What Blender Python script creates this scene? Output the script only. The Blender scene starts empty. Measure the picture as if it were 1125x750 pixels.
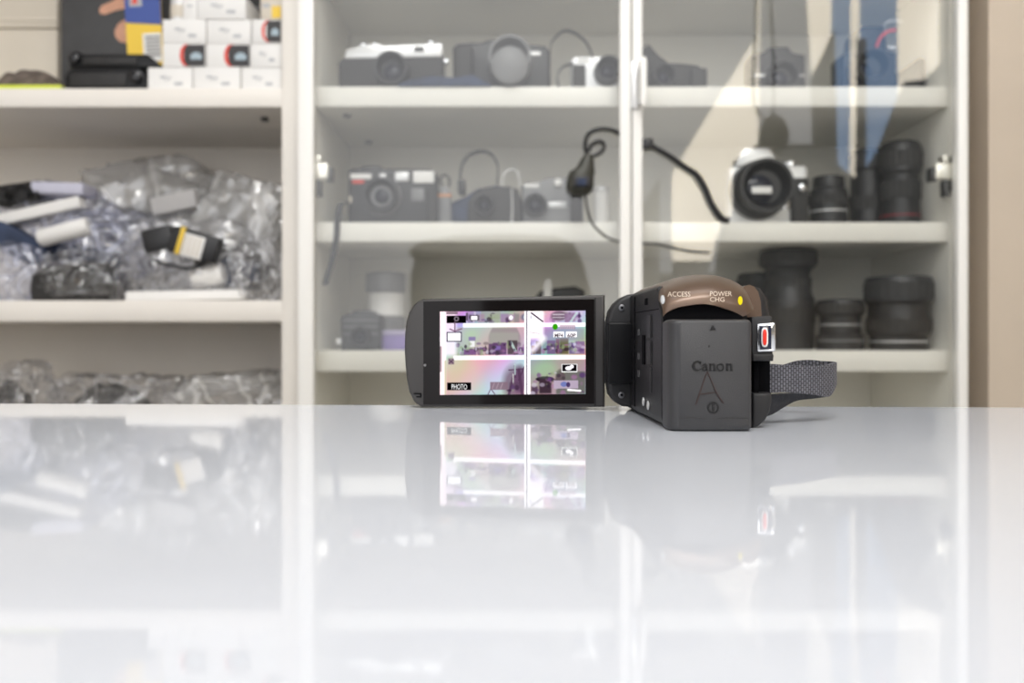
import bpy, bmesh, math, random
import numpy as np
from mathutils import Vector, Matrix, noise
from mathutils.bvhtree import BVHTree
random.seed(7)
F, CX, HY = 960.0, 562.5, 370.0          # focal length and principal point in photo pixels
COL = bpy.context.scene.collection
TZ = -0.0325                             # table top, camera lens at z = 0
FLOOR = TZ - 0.74
CEIL = FLOOR + 2.80
def P(u, v, D): return Vector(((u-CX)*D/F, D, (HY-v)*D/F))
def X(u, D): return (u-CX)*D/F
def Z(v, D): return (HY-v)*D/F

# ------------------------------------------------------------------ materials
MATS = {}
def mat(name, col, rough=0.5, metal=0.0, spec=0.5, noise_amt=0.0, nscale=40, bump=0.0, bscale=300, coat=0.0, ior=1.5):
    if name in MATS: return MATS[name]
    m = bpy.data.materials.new(name); m.use_nodes = True
    nt = m.node_tree; b = nt.nodes['Principled BSDF']
    b.inputs['Base Color'].default_value = (*col, 1); b.inputs['Roughness'].default_value = rough
    b.inputs['Metallic'].default_value = metal; b.inputs['Specular IOR Level'].default_value = spec
    b.inputs['Coat Weight'].default_value = coat; b.inputs['IOR'].default_value = ior
    tc = nt.nodes.new('ShaderNodeTexCoord')
    if noise_amt > 0:
        n = nt.nodes.new('ShaderNodeTexNoise'); n.inputs['Scale'].default_value = nscale; n.inputs['Detail'].default_value = 5
        nt.links.new(tc.outputs['Object'], n.inputs['Vector'])
        r = nt.nodes.new('ShaderNodeValToRGB')
        r.color_ramp.elements[0].position = .3; r.color_ramp.elements[1].position = .7
        r.color_ramp.elements[0].color = (*[c*(1-noise_amt) for c in col], 1)
        r.color_ramp.elements[1].color = (*[min(1, c*(1+noise_amt)) for c in col], 1)
        nt.links.new(n.outputs['Fac'], r.inputs['Fac']); nt.links.new(r.outputs['Color'], b.inputs['Base Color'])
    if bump > 0:
        n2 = nt.nodes.new('ShaderNodeTexNoise'); n2.inputs['Scale'].default_value = bscale; n2.inputs['Detail'].default_value = 4
        bp = nt.nodes.new('ShaderNodeBump'); bp.inputs['Strength'].default_value = bump; bp.inputs['Distance'].default_value = 0.002
        nt.links.new(tc.outputs['Object'], n2.inputs['Vector']); nt.links.new(n2.outputs['Fac'], bp.inputs['Height'])
        nt.links.new(bp.outputs['Normal'], b.inputs['Normal'])
    MATS[name] = m; return m
def emit(name, col, s):
    if name in MATS: return MATS[name]
    m = bpy.data.materials.new(name); m.use_nodes = True; nt = m.node_tree
    for n in list(nt.nodes): nt.nodes.remove(n)
    o = nt.nodes.new('ShaderNodeOutputMaterial'); e = nt.nodes.new('ShaderNodeEmission')
    e.inputs['Color'].default_value = (*col, 1); e.inputs['Strength'].default_value = s
    nt.links.new(e.outputs[0], o.inputs[0]); MATS[name] = m; return m
def schlick(nt, f0):
    lw = nt.nodes.new('ShaderNodeLayerWeight'); lw.inputs['Blend'].default_value = .5
    p = nt.nodes.new('ShaderNodeMath'); p.operation = 'POWER'; p.inputs[1].default_value = 5
    m = nt.nodes.new('ShaderNodeMath'); m.operation = 'MULTIPLY_ADD'; m.inputs[1].default_value = 1-f0; m.inputs[2].default_value = f0
    nt.links.new(lw.outputs['Facing'], p.inputs[0]); nt.links.new(p.outputs[0], m.inputs[0]); return m, lw
def pane_glass(name, ior, tint=(.97, .98, .97)):
    m = bpy.data.materials.new(name); m.use_nodes = True; nt = m.node_tree
    for n in list(nt.nodes): nt.nodes.remove(n)
    o = nt.nodes.new('ShaderNodeOutputMaterial'); mx = nt.nodes.new('ShaderNodeMixShader')
    t = nt.nodes.new('ShaderNodeBsdfTransparent'); t.inputs[0].default_value = (*tint, 1)
    g = nt.nodes.new('ShaderNodeBsdfGlossy'); g.inputs['Roughness'].default_value = 0.0
    f, _ = schlick(nt, ior)
    nt.links.new(f.outputs[0], mx.inputs[0]); nt.links.new(t.outputs[0], mx.inputs[1]); nt.links.new(g.outputs[0], mx.inputs[2])
    nt.links.new(mx.outputs[0], o.inputs[0]); MATS[name] = m; return m
def plastic_film(name, tint, haze, hazecol, nsc=22):
    m = bpy.data.materials.new(name); m.use_nodes = True; nt = m.node_tree
    for n in list(nt.nodes): nt.nodes.remove(n)
    L = nt.links; N = nt.nodes.new
    o = N('ShaderNodeOutputMaterial')
    t = N('ShaderNodeBsdfTransparent'); t.inputs[0].default_value = (*tint, 1)
    d = N('ShaderNodeBsdfDiffuse'); d.inputs[0].default_value = (*hazecol, 1)
    tr = N('ShaderNodeBsdfTranslucent'); tr.inputs[0].default_value = (*hazecol, 1)
    g = N('ShaderNodeBsdfGlossy'); g.inputs['Roughness'].default_value = .16
    f, lw = schlick(nt, .15)
    tc = N('ShaderNodeTexCoord')
    n1 = N('ShaderNodeTexNoise'); n1.inputs['Scale'].default_value = nsc; n1.inputs['Detail'].default_value = 1.2; n1.inputs['Distortion'].default_value = 1.2
    L.new(tc.outputs['Object'], n1.inputs['Vector'])
    bp = N('ShaderNodeBump'); bp.inputs['Strength'].default_value = 1.0; bp.inputs['Distance'].default_value = .035
    L.new(n1.outputs['Fac'], bp.inputs['Height'])
    for q in (g, lw): L.new(bp.outputs['Normal'], q.inputs['Normal'])
    sb = N('ShaderNodeMath'); sb.operation = 'SUBTRACT'; sb.inputs[1].default_value = .5; L.new(n1.outputs['Fac'], sb.inputs[0])
    ab = N('ShaderNodeMath'); ab.operation = 'ABSOLUTE'; L.new(sb.outputs[0], ab.inputs[0])
    mr = N('ShaderNodeMapRange'); mr.inputs[1].default_value = 0; mr.inputs[2].default_value = .035
    mr.inputs[3].default_value = min(.85, haze*3.2); mr.inputs[4].default_value = haze*.55
    L.new(ab.outputs[0], mr.inputs[0])
    m0 = N('ShaderNodeMixShader'); m0.inputs[0].default_value = .35; L.new(d.outputs[0], m0.inputs[1]); L.new(tr.outputs[0], m0.inputs[2])
    m1 = N('ShaderNodeMixShader'); L.new(mr.outputs[0], m1.inputs[0]); L.new(t.outputs[0], m1.inputs[1]); L.new(m0.outputs[0], m1.inputs[2])
    m2 = N('ShaderNodeMixShader'); L.new(f.outputs[0], m2.inputs[0]); L.new(m1.outputs[0], m2.inputs[1]); L.new(g.outputs[0], m2.inputs[2])
    L.new(m2.outputs[0], o.inputs[0]); MATS[name] = m; return m

# ------------------------------------------------------------------ mesh builder
class B:
    def __init__(s): s.bm = bmesh.new()
    def _mi(s, faces, m):
        for f in faces: f.material_index = m
    def merge(s, other, m=0, M=None):
        me = bpy.data.meshes.new('t'); other.to_mesh(me); other.free()
        if M is not None: me.transform(M)
        n0 = len(s.bm.faces); s.bm.from_mesh(me); bpy.data.meshes.remove(me)
        s.bm.faces.ensure_lookup_table(); s._mi(s.bm.faces[n0:], m); return s
    def box(s, x0, x1, y0, y1, z0, z1, m=0, bev=0.0, seg=2, M=None):
        b = bmesh.new(); bmesh.ops.create_cube(b, size=1)
        for v in b.verts:
            v.co = Vector((x0+(v.co.x+.5)*(x1-x0), y0+(v.co.y+.5)*(y1-y0), z0+(v.co.z+.5)*(z1-z0)))
        if bev: bmesh.ops.bevel(b, geom=b.edges[:], offset=bev, segments=seg, profile=.5, affect='EDGES')
        return s.merge(b, m, M)
    def prism(s, poly, y0, y1, m=0, bev=0.0, seg=2, M=None, only_front=False):
        """poly: list of (x,z), extruded along y."""
        b = bmesh.new()
        A = [b.verts.new((x, y0, z)) for x, z in poly]; C = [b.verts.new((x, y1, z)) for x, z in poly]
        n = len(poly); fr = b.faces.new(A); b.faces.new(C[::-1])
        for i in range(n): b.faces.new((A[i], C[i], C[(i+1) % n], A[(i+1) % n]))
        bmesh.ops.recalc_face_normals(b, faces=b.faces[:])
        if bev:
            ed = [e for e in b.edges if abs(e.verts[0].co.y-e.verts[1].co.y) < 1e-9]
            if only_front: ed = [e for e in ed if abs(e.verts[0].co.y-y0) < 1e-9]
            bmesh.ops.bevel(b, geom=ed, offset=bev, segments=seg, profile=.5, affect='EDGES')
        return s.merge(b, m, M)
    def loft(s, rings, m=0, caps=True, closed=True):
        b = bmesh.new()
        R = [[b.verts.new(p) for p in r] for r in rings]; n = len(R[0])
        for i in range(len(R)-1):
            for j in range(n if closed else n-1):
                k = (j+1) % n
                try: b.faces.new((R[i][j], R[i][k], R[i+1][k], R[i+1][j]))
                except ValueError: pass
        if caps and closed: b.faces.new(R[0][::-1]); b.faces.new(R[-1])
        bmesh.ops.recalc_face_normals(b, faces=b.faces[:])
        return s.merge(b, m)
    def lathe(s, prof, o, axis='Z', n=32, m=0):
        """prof: (radius, distance along the axis)"""
        o = Vector(o); rings = []
        for r, h in prof:
            ring = []
            for k in range(n):
                a = 2*math.pi*k/n; c, q = r*math.cos(a), r*math.sin(a)
                ring.append(o + (Vector((c, q, h)) if axis == 'Z' else Vector((c, -h, q)) if axis == 'Y' else Vector((h, c, q))))
            rings.append(ring)
        return s.loft(rings, m)
    def tube(s, pts, r, n=8, m=0):
        pts = [Vector(p) for p in pts]; rings = []
        up = Vector((0, 0, 1))
        for i, p in enumerate(pts):
            t = (pts[min(i+1, len(pts)-1)]-pts[max(i-1, 0)]).normalized()
            a = t.cross(up)
            if a.length < .05: a = t.cross(Vector((0, 1, 0)))
            a.normalize(); b_ = t.cross(a)
            rr = r[i] if isinstance(r, (list, tuple)) else r
            rings.append([p + rr*(math.cos(2*math.pi*k/n)*a + math.sin(2*math.pi*k/n)*b_) for k in range(n)])
        return s.loft(rings, m)
    def ribbon(s, pts, wid, th, m=0):
        """a flat band: pts centre line, wid vectors across the band, th thickness"""
        pts = [Vector(p) for p in pts]; rings = []
        for i, p in enumerate(pts):
            t = (pts[min(i+1, len(pts)-1)]-pts[max(i-1, 0)]).normalized()
            w = Vector(wid[i]) if isinstance(wid, list) else Vector(wid)
            nrm = t.cross(w).normalized()*th/2
            rings.append([p-w/2-nrm, p+w/2-nrm, p+w/2+nrm, p-w/2+nrm])
        return s.loft(rings, m)
    def build(s, name, mats, parent=None, smooth=35, flat=False):
        me = bpy.data.meshes.new(name)
        bmesh.ops.recalc_face_normals(s.bm, faces=s.bm.faces[:]) if not flat else None
        loc = parent_loc(parent) if parent else Vector((0, 0, 0))
        s.bm.transform(Matrix.Translation(-loc))
        s.bm.to_mesh(me); s.bm.free()
        for mm in (mats if isinstance(mats, (list, tuple)) else [mats]): me.materials.append(mm)
        if smooth:
            me.polygons.foreach_set('use_smooth', [True]*len(me.polygons)); me.set_sharp_from_angle(angle=math.radians(smooth))
        o = bpy.data.objects.new(name, me); COL.objects.link(o)
        if parent: o.parent = parent
        return o
def parent_loc(p):
    l = Vector((0, 0, 0))
    while p: l += p.location; p = p.parent
    return l
def thing(name, label, cat, loc, group=None):
    o = bpy.data.objects.new(name, None); COL.objects.link(o); o.location = loc; o.empty_display_size = .02
    o['label'] = label; o['category'] = cat
    if group: o['group'] = group
    return o
def tag(o, label, cat, group=None):
    o['label'] = label; o['category'] = cat
    if group: o['group'] = group
    # move the origin of a one-mesh thing to its base centre
    me = o.data; co = [v.co for v in me.vertices]
    c = Vector(((min(v.x for v in co)+max(v.x for v in co))/2, (min(v.y for v in co)+max(v.y for v in co))/2, min(v.z for v in co)))
    me.transform(Matrix.Translation(-c)); o.location = c
    return o
def struct(o): o['kind'] = 'structure'; return o
def spline(pts, n=8):
    """Catmull-Rom through pts"""
    pts = [Vector(p) for p in pts]; out = []
    for i in range(len(pts)-1):
        p0, p1, p2, p3 = pts[max(i-1, 0)], pts[i], pts[i+1], pts[min(i+2, len(pts)-1)]
        for k in range(n):
            t = k/n
            out.append(.5*((2*p1)+(p2-p0)*t+(2*p0-5*p1+4*p2-p3)*t*t+(3*p1-p0-3*p2+p3)*t**3))
    out.append(pts[-1]); return out
def text_bm(body, size, extr=0.0, bold=0.0, space=1.0):
    c = bpy.data.curves.new('t', 'FONT'); c.body = body; c.size = size; c.extrude = extr; c.offset = bold
    c.align_x = 'CENTER'; c.align_y = 'CENTER'; c.space_character = space; c.resolution_u = 3
    o = bpy.data.objects.new('t', c); COL.objects.link(o); bpy.context.view_layer.update()
    me = bpy.data.meshes.new_from_object(o.evaluated_get(bpy.context.evaluated_depsgraph_get()))
    bpy.data.objects.remove(o); bpy.data.curves.remove(c)
    b = bmesh.new(); b.from_mesh(me); bpy.data.meshes.remove(me)
    xs = [v.co.x for v in b.verts]; ys = [v.co.y for v in b.verts]
    cx, cy = (min(xs)+max(xs))/2, (min(ys)+max(ys))/2
    for v in b.verts: v.co.x -= cx; v.co.y -= cy
    return b, max(xs)-min(xs), max(ys)-min(ys)
FACE_CAM = Matrix(((1, 0, 0, 0), (0, 0, -1, 0), (0, 1, 0, 0), (0, 0, 0, 1)))   # text XY -> world XZ, facing -y

# ------------------------------------------------------------------ palette
white_lam = mat('white_laminate', (.845, .825, .765), .38, noise_amt=.03, nscale=6)
warm_lam = mat('warm_white_laminate', (.82, .78, .72), .42, noise_amt=.03, nscale=6)
stile_m = mat('white_painted_metal', (.94, .93, .89), .3)
table_m = mat('glossy_white_lacquer', (.61, .635, .685), .035, noise_amt=.01, nscale=3, ior=1.30)
wall_m = mat('beige_plaster', (.62, .53, .43), .9, noise_amt=.05, nscale=5, bump=.08, bscale=120)
wallw_m = mat('white_plaster', (.72, .70, .66), .9, noise_amt=.03, nscale=4, bump=.05, bscale=90)
floor_m = mat('grey_vinyl', (.16, .145, .13), .6, noise_amt=.15, nscale=9)
ceil_m = mat('ceiling_paint', (.82, .82, .82), .95, noise_amt=.02, nscale=5)
door_glass = pane_glass('door_glass', .085)
metal_m = mat('nickel', (.93, .90, .82), .35, metal=.8)
chrome_m = mat('chrome', (.85, .86, .88), .12, metal=1.0)
dark_metal = mat('dark_metal', (.10, .10, .10), .4, metal=.6)
black_pl = mat('black_plastic', (.014, .014, .016), .42, noise_amt=.15, nscale=60, bump=.06, bscale=900)
black_soft = mat('black_rubber', (.019, .018, .018), .62, noise_amt=.2, nscale=60, bump=.2, bscale=500)
black_gloss = mat('black_gloss', (.012, .012, .014), .08)
grey_pl = mat('grey_plastic', (.19, .19, .195), .4, noise_amt=.1, nscale=40)
silver_pl = mat('silver_paint', (.72, .72, .72), .3, metal=.35, noise_amt=.04, nscale=30)
white_card = mat('white_card', (.82, .81, .79), .6, noise_amt=.02, nscale=20)
cream_card = mat('cream_card', (.66, .60, .51), .7, noise_amt=.04, nscale=12)
ink_grey = mat('grey_print', (.45, .46, .48), .6)
ink_black = mat('black_print', (.035, .033, .035), .5)
ink_red = mat('red_print', (.72, .06, .035), .5)
ink_blue = mat('pale_blue_print', (.40, .50, .56), .5)
lens_glass = mat('lens_glass', (.012, .014, .026), .12, spec=.3)
strap_m = mat('black_strap', (.035, .036, .042), .8, noise_amt=.3, nscale=90, bump=.3, bscale=400)
navy_m = mat('navy_cloth', (.035, .05, .095), .85, noise_amt=.3, nscale=30, bump=.25, bscale=150)

# ------------------------------------------------------------------ room shell
RX0, RX1, RY0, RY1 = -2.6, 2.5, -2.0, 1.62
b = B(); b.box(RX0-.1, RX1+.1, RY0-.1, RY1+.1, FLOOR-.1, FLOOR); struct(b.build('floor', floor_m))
b = B(); b.box(RX0-.1, RX1+.1, RY0-.1, RY1+.1, CEIL, CEIL+.1); struct(b.build('ceiling', ceil_m))
b = B(); b.box(RX0-.1, RX1+.1, RY1, RY1+.1, FLOOR, CEIL); struct(b.build('wall_back', wall_m))
b = B(); b.box(RX0-.1, RX0, RY0, RY1, FLOOR, CEIL); struct(b.build('wall_left', wallw_m))
# the right wall with its jutting pier, whose front is level with the cabinet
px0 = X(1086, 1.30)
b = B(); b.box(RX1, RX1+.1, RY0, RY1, FLOOR, CEIL); b.box(px0, RX1, 1.30, RY1, FLOOR, CEIL); struct(b.build('wall_right', wall_m))
# wall behind the camera with two window openings: a tall one on the left, a high one on the right
WY = RY0
def RXp(u): return (u-CX)*(2*1.26-WY)/F
def RZp(v): return (HY-v)*(2*1.26-WY)/F
WL0, WL1, WLz0, WLz1 = -2.3, .64, -.15, 1.93
WR0, WR1, WRz0, WRz1 = .76, 2.28, .36, 1.93
b = B()
b.box(RX0, WL0, WY-.1, WY, FLOOR, CEIL); b.box(WL1, WR0, WY-.1, WY, FLOOR, CEIL); b.box(WR1, RX1, WY-.1, WY, FLOOR, CEIL)
b.box(WL0, WL1, WY-.1, WY, FLOOR, WLz0); b.box(WL0, WL1, WY-.1, WY, WLz1, CEIL)
b.box(WR0, WR1, WY-.1, WY, FLOOR, WRz0); b.box(WR0, WR1, WY-.1, WY, WRz1, CEIL)
struct(b.build('wall_front', wallw_m))
blind_m = emit('glowing_blind', (1.0, 1.0, 1.02), 2.1)  # daylight through the cloth is put in as emission
sky_m = emit('sunny_pane', (1.0, .90, .74), 8.0)
bluec_m = emit('glowing_blue_curtain', (.45, .66, 1.0), 3.0)  # blue glow put into the cloth itself
frame_m = mat('window_frame', (.5, .48, .44), .5)
def window(name, x0, x1, z0, z1, pane, bars):
    r = thing(name, 'x', 'window', ((x0+x1)/2, WY-.05, z0)); del r['label']; del r['category']; struct(r)
    p = B(); p.box(x0, x1, WY-.075, WY-.07, z0, z1); p.build('pane', pane, r)
    f = B(); t = .035
    f.box(x0, x0+t, WY-.068, WY-.02, z0, z1); f.box(x1-t, x1, WY-.068, WY-.02, z0, z1)
    f.box(x0+t, x1-t, WY-.068, WY-.02, z0, z0+t); f.box(x0+t, x1-t, WY-.068, WY-.02, z1-t, z1)
    for q in bars: f.box(q-t/2, q+t/2, WY-.068, WY-.02, z0+t, z1-t)
    f.build('window_frame', frame_m, r); return r
window('window_1', WL0, WL1, WLz0, WLz1, blind_m, [])
window('window_2', WR0, WR1, WRz0, WRz1, sky_m, [])
# added glowing curtains over the right window, cut to shape the mirrored light
def curtain(name, label, poly, m, group=None, y=WY+.02, th=.03):
    # folded cloth: front follows shallow waves
    bb = B(); bb.prism(poly, y, y+th, bev=.008)
    return tag(bb.build(name, m), label, 'curtain', group)
def rp(pts): return [(RXp(u), RZp(v)) for u, v in pts]
curtain('curtain', 'added glowing pale curtain cut aslant over the sunny window behind the table', rp([(706, -36), (830, -36), (829, 42), (737, 192), (737, 300), (724, 300), (724, 195), (706, 225)]), blind_m)
curtain('curtain', 'narrow added glowing curtain beside the bright gap of the sunny window', rp([(832, -36), (878, -36), (887, 90), (890, 300), (775, 300), (790, 240), (829, 240)]), blind_m, y=WY+.055)
curtain('blue_curtain', 'blue curtain hanging at the right of the sunny window', rp([(912, -36), (932, -36), (930, 300), (912, 300)]), bluec_m)
curtain('blue_curtain', 'wide blue curtain beside the brightest right end of the window', rp([(943, -36), (982, -36), (984, 150), (950, 300), (943, 300)]), bluec_m)
curtain('added_glow_curtain', 'added dim glowing curtain blocking the lower right of the sunny window', rp([(884, 92), (909, 40), (912, 185), (932, 200), (934, 50), (943, 50), (943, 190), (955, 170), (984, 96), (1004, 94), (1042, 60), (1080, 60), (1080, 330), (775, 330), (789, 246), (800, 238), (800, 182), (826, 163), (886, 163)]), emit('dim_grey_glow', (1, 1, .96), .26), y=WY+.09)  # added to block the bright pane; its dim glow is emission

# ------------------------------------------------------------------ open bookcase on the left
SY, SB = 1.30, 1.585          # shelf front and back panel depth
GL, GR = X(345, SY), X(1042, SY)
def shelf_z(v): return Z(v, SY)
LX0, LX1 = -1.15, X(310, SY)
A1z, A1b = shelf_z(97), shelf_z(117.5)
B1z, B1b = shelf_z(330), shelf_z(353)
C1z, C1b = -.125, -.155
bc = thing('open_bookcase', 'open white bookcase crammed with boxes and plastic bags, left of the glass cabinet', 'bookcase', ((LX0+LX1)/2, 1.44, FLOOR))
TOPZ = .96
b = B(); b.box(LX0-.018, LX0, SY-.003, SB, FLOOR, TOPZ, bev=.001); b.build('side_panel', warm_lam, bc)
b = B(); b.box(LX1, -.3135, SY-.003, SB, FLOOR, TOPZ, bev=.001)
b.build('side_panel', warm_lam, bc)
b = B(); b.box(LX0, LX1, SB-.004, SB, FLOOR, TOPZ); b.build('back_panel', warm_lam, bc)
for z0, z1 in ((A1b, A1z), (B1b, B1z), (C1b, C1z), (.72, .745), (-.42, -.395), (-.74, -.715)):
    b = B(); b.box(LX0, LX1, SY, SB-.004, z0, z1, bev=.0012); b.build('shelf', warm_lam, bc)
b = B(); b.box(LX0, LX1, SY, SB, TOPZ-.025, TOPZ); b.build('top_panel', warm_lam, bc)
b = B(); p = P(291, 127, 1.36); b.lathe([(.006, 0), (.006, .004), (.003, .006)], (p.x, 1.36, A1b-.006), n=14); b.build('shelf_stud', dark_metal, bc)
b = B(); p = P(302, 167, 1.545); b.lathe([(.006, 0), (.011, .002), (.011, .008), (.006, .011)], (LX1-.0105, 1.545, p.z), axis='X', n=16); b.build('shelf_plug', black_pl, bc)

# ------------------------------------------------------------------ glass-door cabinet
gc = thing('glass_cabinet', 'white display cabinet with two glass doors full of old cameras and lenses', 'cabinet', ((GL+GR)/2, 1.44, FLOOR))
b = B(); b.box(GL-.018, GL, SY-.004, SB, FLOOR, TOPZ, bev=.001); b.build('side_panel', white_lam, gc)
b = B(); b.box(GR, GR+.018, SY-.004, SB, FLOOR, TOPZ, bev=.001); b.build('side_panel', white_lam, gc)
b = B(); b.box(GL, GR, SB-.004, SB, FLOOR, TOPZ); b.build('back_panel', white_lam, gc)
Az, Ab = shelf_z(95), shelf_z(117)
Bz, Bb = shelf_z(244), shelf_z(265.5)
Cz, Cb = shelf_z(385), shelf_z(408)
for z0, z1 in ((Ab, Az), (Bb, Bz), (Cb, Cz), (.545, .575), (-.27, -.24), (-.52, -.49), (-.74, -.715)):
    b = B(); b.box(GL, GR, SY, SB-.004, z0, z1, bev=.0012); b.build('shelf', white_lam, gc)
b = B(); b.box(GL-.018, GR+.018, SY, SB, TOPZ, TOPZ+.025); b.build('top_panel', white_lam, gc)
for (u, v) in ((381, 126), (405, 155)):
    b = B(); p = P(u, v, 1.36); y = Ab*F/(HY-v)
    b.lathe([(.003, 0), (.007, .003), (.007, .005)], (X(u, y), y, Ab-.005), n=14); b.build('shelf_stud', grey_pl, gc)
DY = 1.255                      # door front
DZ0, DZ1 = FLOOR+.06, TOPZ+.02
def door(x0, x1, hinge_left):
    d = thing('door', 'x', 'x', (0, 0, 0)); del d['label']; del d['category']; d.parent = gc
    d.location = Vector(((x0+x1)/2, DY, DZ0))-gc.location
    wl = (X(344.3, DY)-X(327, DY)) if hinge_left else (X(706, DY)-X(695, DY))
    wr = (X(693.3, DY)-X(681, DY)) if hinge_left else (X(1064, DY)-X(1053, DY))
    for a, c in ((x0, x0+wl), (x1-wr, x1)):
        s = B(); s.box(a, c, DY, DY+.02, DZ0, DZ1, bev=.0018); s.build('stile', stile_m, d)
    for a, c in ((DZ0, DZ0+.03), (DZ1-.03, DZ1)):
        s = B(); s.box(x0+wl, x1-wr, DY, DY+.02, a, c, bev=.0012); s.build('rail', stile_m, d)
    g = B(); n = 1
    q = [g.bm.verts.new(p) for p in ((x0+wl-.004, DY+.010, DZ0+.02), (x1-wr+.004, DY+.010, DZ0+.02), (x1-wr+.004, DY+.010, DZ1-.02), (x0+wl-.004, DY+.010, DZ1-.02))]
    g.bm.faces.new(q); g.build('glass_pane', door_glass, d, smooth=0)
    # hinges: bright metal cup on the door edge, arm and mounting plate
    for v in (185, -190, 620):
        hz = Z(v, DY); sx = 1 if hinge_left else -1
        hx = X(350, 1.285) if hinge_left else X(1037, 1.285)
        h = B()
        h.box(hx-.0155, hx+.0155, DY+.022, DY+.036, hz-.012, hz+.013, 0, bev=.003, seg=3)
        xa = hx-sx*.016
        h.box(xa-.004, xa+.004, DY+.021, DY+.04, hz-.027, hz+.025, 1, bev=.0015)
        h.box(hx+sx*.016-.004, hx+sx*.016+.004, DY+.024, DY+.044, hz-.013, hz+.007, 1, bev=.001)
        h.box(hx-.004, hx+.004, DY+.023, DY+.04, hz+.013, hz+.024, 0, bev=.001)
        h.box(hx-.002, hx+.004, DY+.023, DY+.038, hz-.036, hz-.012, 1, bev=.001)
        h.lathe([(.0012, 0), (.0035, .001), (.0035, .003)], (hx+.001, DY+.022, hz-.034), axis='Y', n=12, m=1)
        h.build('hinge', [metal_m, dark_metal], d)
    if not hinge_left:
        h = B(); xh = X(706.5, DY-.02)
        h.prism([(xh-.004, Z(70, DY)), (xh+.002, Z(66, DY)), (xh+.0055, Z(70, DY)), (xh+.0055, Z(116, DY)), (xh+.001, Z(122, DY)), (xh-.004, Z(118, DY))], DY-.022, DY-.013, bev=.002)
        for v in (74, 113): h.box(xh-.004, xh+.003, DY-.014, DY+.001, Z(v, DY)-.004, Z(v, DY)+.004, bev=.001)
        h.box(xh-.014, xh-.003, DY-.003, DY+.001, Z(120, DY), Z(68, DY), 1, bev=.001)
        h.build('handle', [stile_m, silver_pl], d)
    return d
door(X(327, DY), X(693.3, DY), True); door(X(695, DY), X(1064, DY), False)

# ------------------------------------------------------------------ table
K = -TZ*F
eL, eR = K/(443-HY), K/(447.3-HY)                  # depth of the far edge at the picture's left and right side
xL, xR = X(0, eL), X(1125, eR)
sl = (eR-eL)/(xR-xL)
tx0, tx1, ty0 = -.80, .80, -.62
tb = thing('table', 'glossy white table with mirror-like top standing before the cabinets', 'table', (0, 0, FLOOR))
def top_poly():
    c = [(tx0, ty0+sl*tx0), (tx1, ty0+sl*tx1), (tx1, eL+sl*(tx1-xL)), (tx0, eL+sl*(tx0-xL))]
    return c
b = B(); bb = bmesh.new(); c = top_poly()
lo = [bb.verts.new((x, y, TZ-.025)) for x, y in c]; hi = [bb.verts.new((x, y, TZ)) for x, y in c]
bb.faces.new(lo[::-1]); bb.faces.new(hi)
for i in range(4): bb.faces.new((lo[i], lo[(i+1) % 4], hi[(i+1) % 4], hi[i]))
bmesh.ops.bevel(bb, geom=bb.edges[:], offset=.0012, segments=3, affect='EDGES')
b.merge(bb); b.build('tabletop', table_m, tb)
for x in (tx0+.06, tx1-.06):
    for y in (ty0+.06, eL-.08):
        b = B(); yy = y+sl*x; b.box(x-.02, x+.02, yy-.02, yy+.02, FLOOR, TZ-.025, bev=.002); b.build('leg', stile_m, tb)

# ------------------------------------------------------------------ chair behind the camera (seen in the glass)
chy = -.80; vd = 2*(DY+.01)-chy
def cX(u): return (u-CX)*vd/F
def cZ(v): return (HY-v)*vd/F
ch = thing('armchair', 'dark high-backed armchair standing behind the camera, mirrored in the glass door', 'chair', (cX(550), chy-.25, FLOOR))
fab = mat('dark_upholstery', (.06, .06, .065), .9, noise_amt=.2, nscale=50, bump=.2, bscale=250)
pl = [(452, 500), (450, 300), (455, 285), (447, 275), (462, 264), (500, 258), (560, 256), (610, 258), (632, 268), (642, 290), (652, 330), (655, 500)]
b = B(); b.prism([(cX(u), cZ(v)) for u, v in pl], chy-.09, chy, bev=.025, seg=4); b.build('backrest', fab, ch)
b = B(); b.box(cX(456), cX(648), chy-.58, chy-.09, FLOOR+.34, FLOOR+.47, bev=.03, seg=4); b.build('seat', fab, ch)
for x in (cX(470), cX(635)):
    for y in (chy-.05, chy-.53):
        b = B(); b.lathe([(.014, 0), (.022, .34)], (x, y, FLOOR), n=14); b.build('leg', dark_metal, ch)

# ------------------------------------------------------------------ added ceiling fill lamps
lamp = thing('fill_lamp', 'added flat fill lamp above the table', 'lamp', (0.1, .15, CEIL))  # unseen lamp added to brighten the table top
b = B(); b.box(-.65, .85, -.2, .5, CEIL-.05, CEIL, bev=.004); b.build('housing', stile_m, lamp)
ld = bpy.data.lights.new('fill_light', 'AREA'); ld.shape = 'RECTANGLE'; ld.size = 1.4; ld.size_y = .62; ld.energy = 11; ld.color = (.93, .96, 1.0)
lo_ = bpy.data.objects.new('fill_light', ld); COL.objects.link(lo_); lo_.location = (.1, .15, CEIL-.056)

lamp = thing('fill_lamp', 'added flat fill lamp above the space behind the camera', 'lamp', (0.1, -1.05, CEIL))  # second unseen lamp, added to brighten the cabinet fronts
b = B(); b.box(-.65, .85, -1.4, -.7, CEIL-.05, CEIL, bev=.004); b.build('housing', stile_m, lamp)
ld2 = ld.copy(); ld2.energy = 46; ld2.color = (1, .98, .95)
lo2 = bpy.data.objects.new('fill_light', ld2); COL.objects.link(lo2); lo2.location = (.1, -1.05, CEIL-.056)

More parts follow.
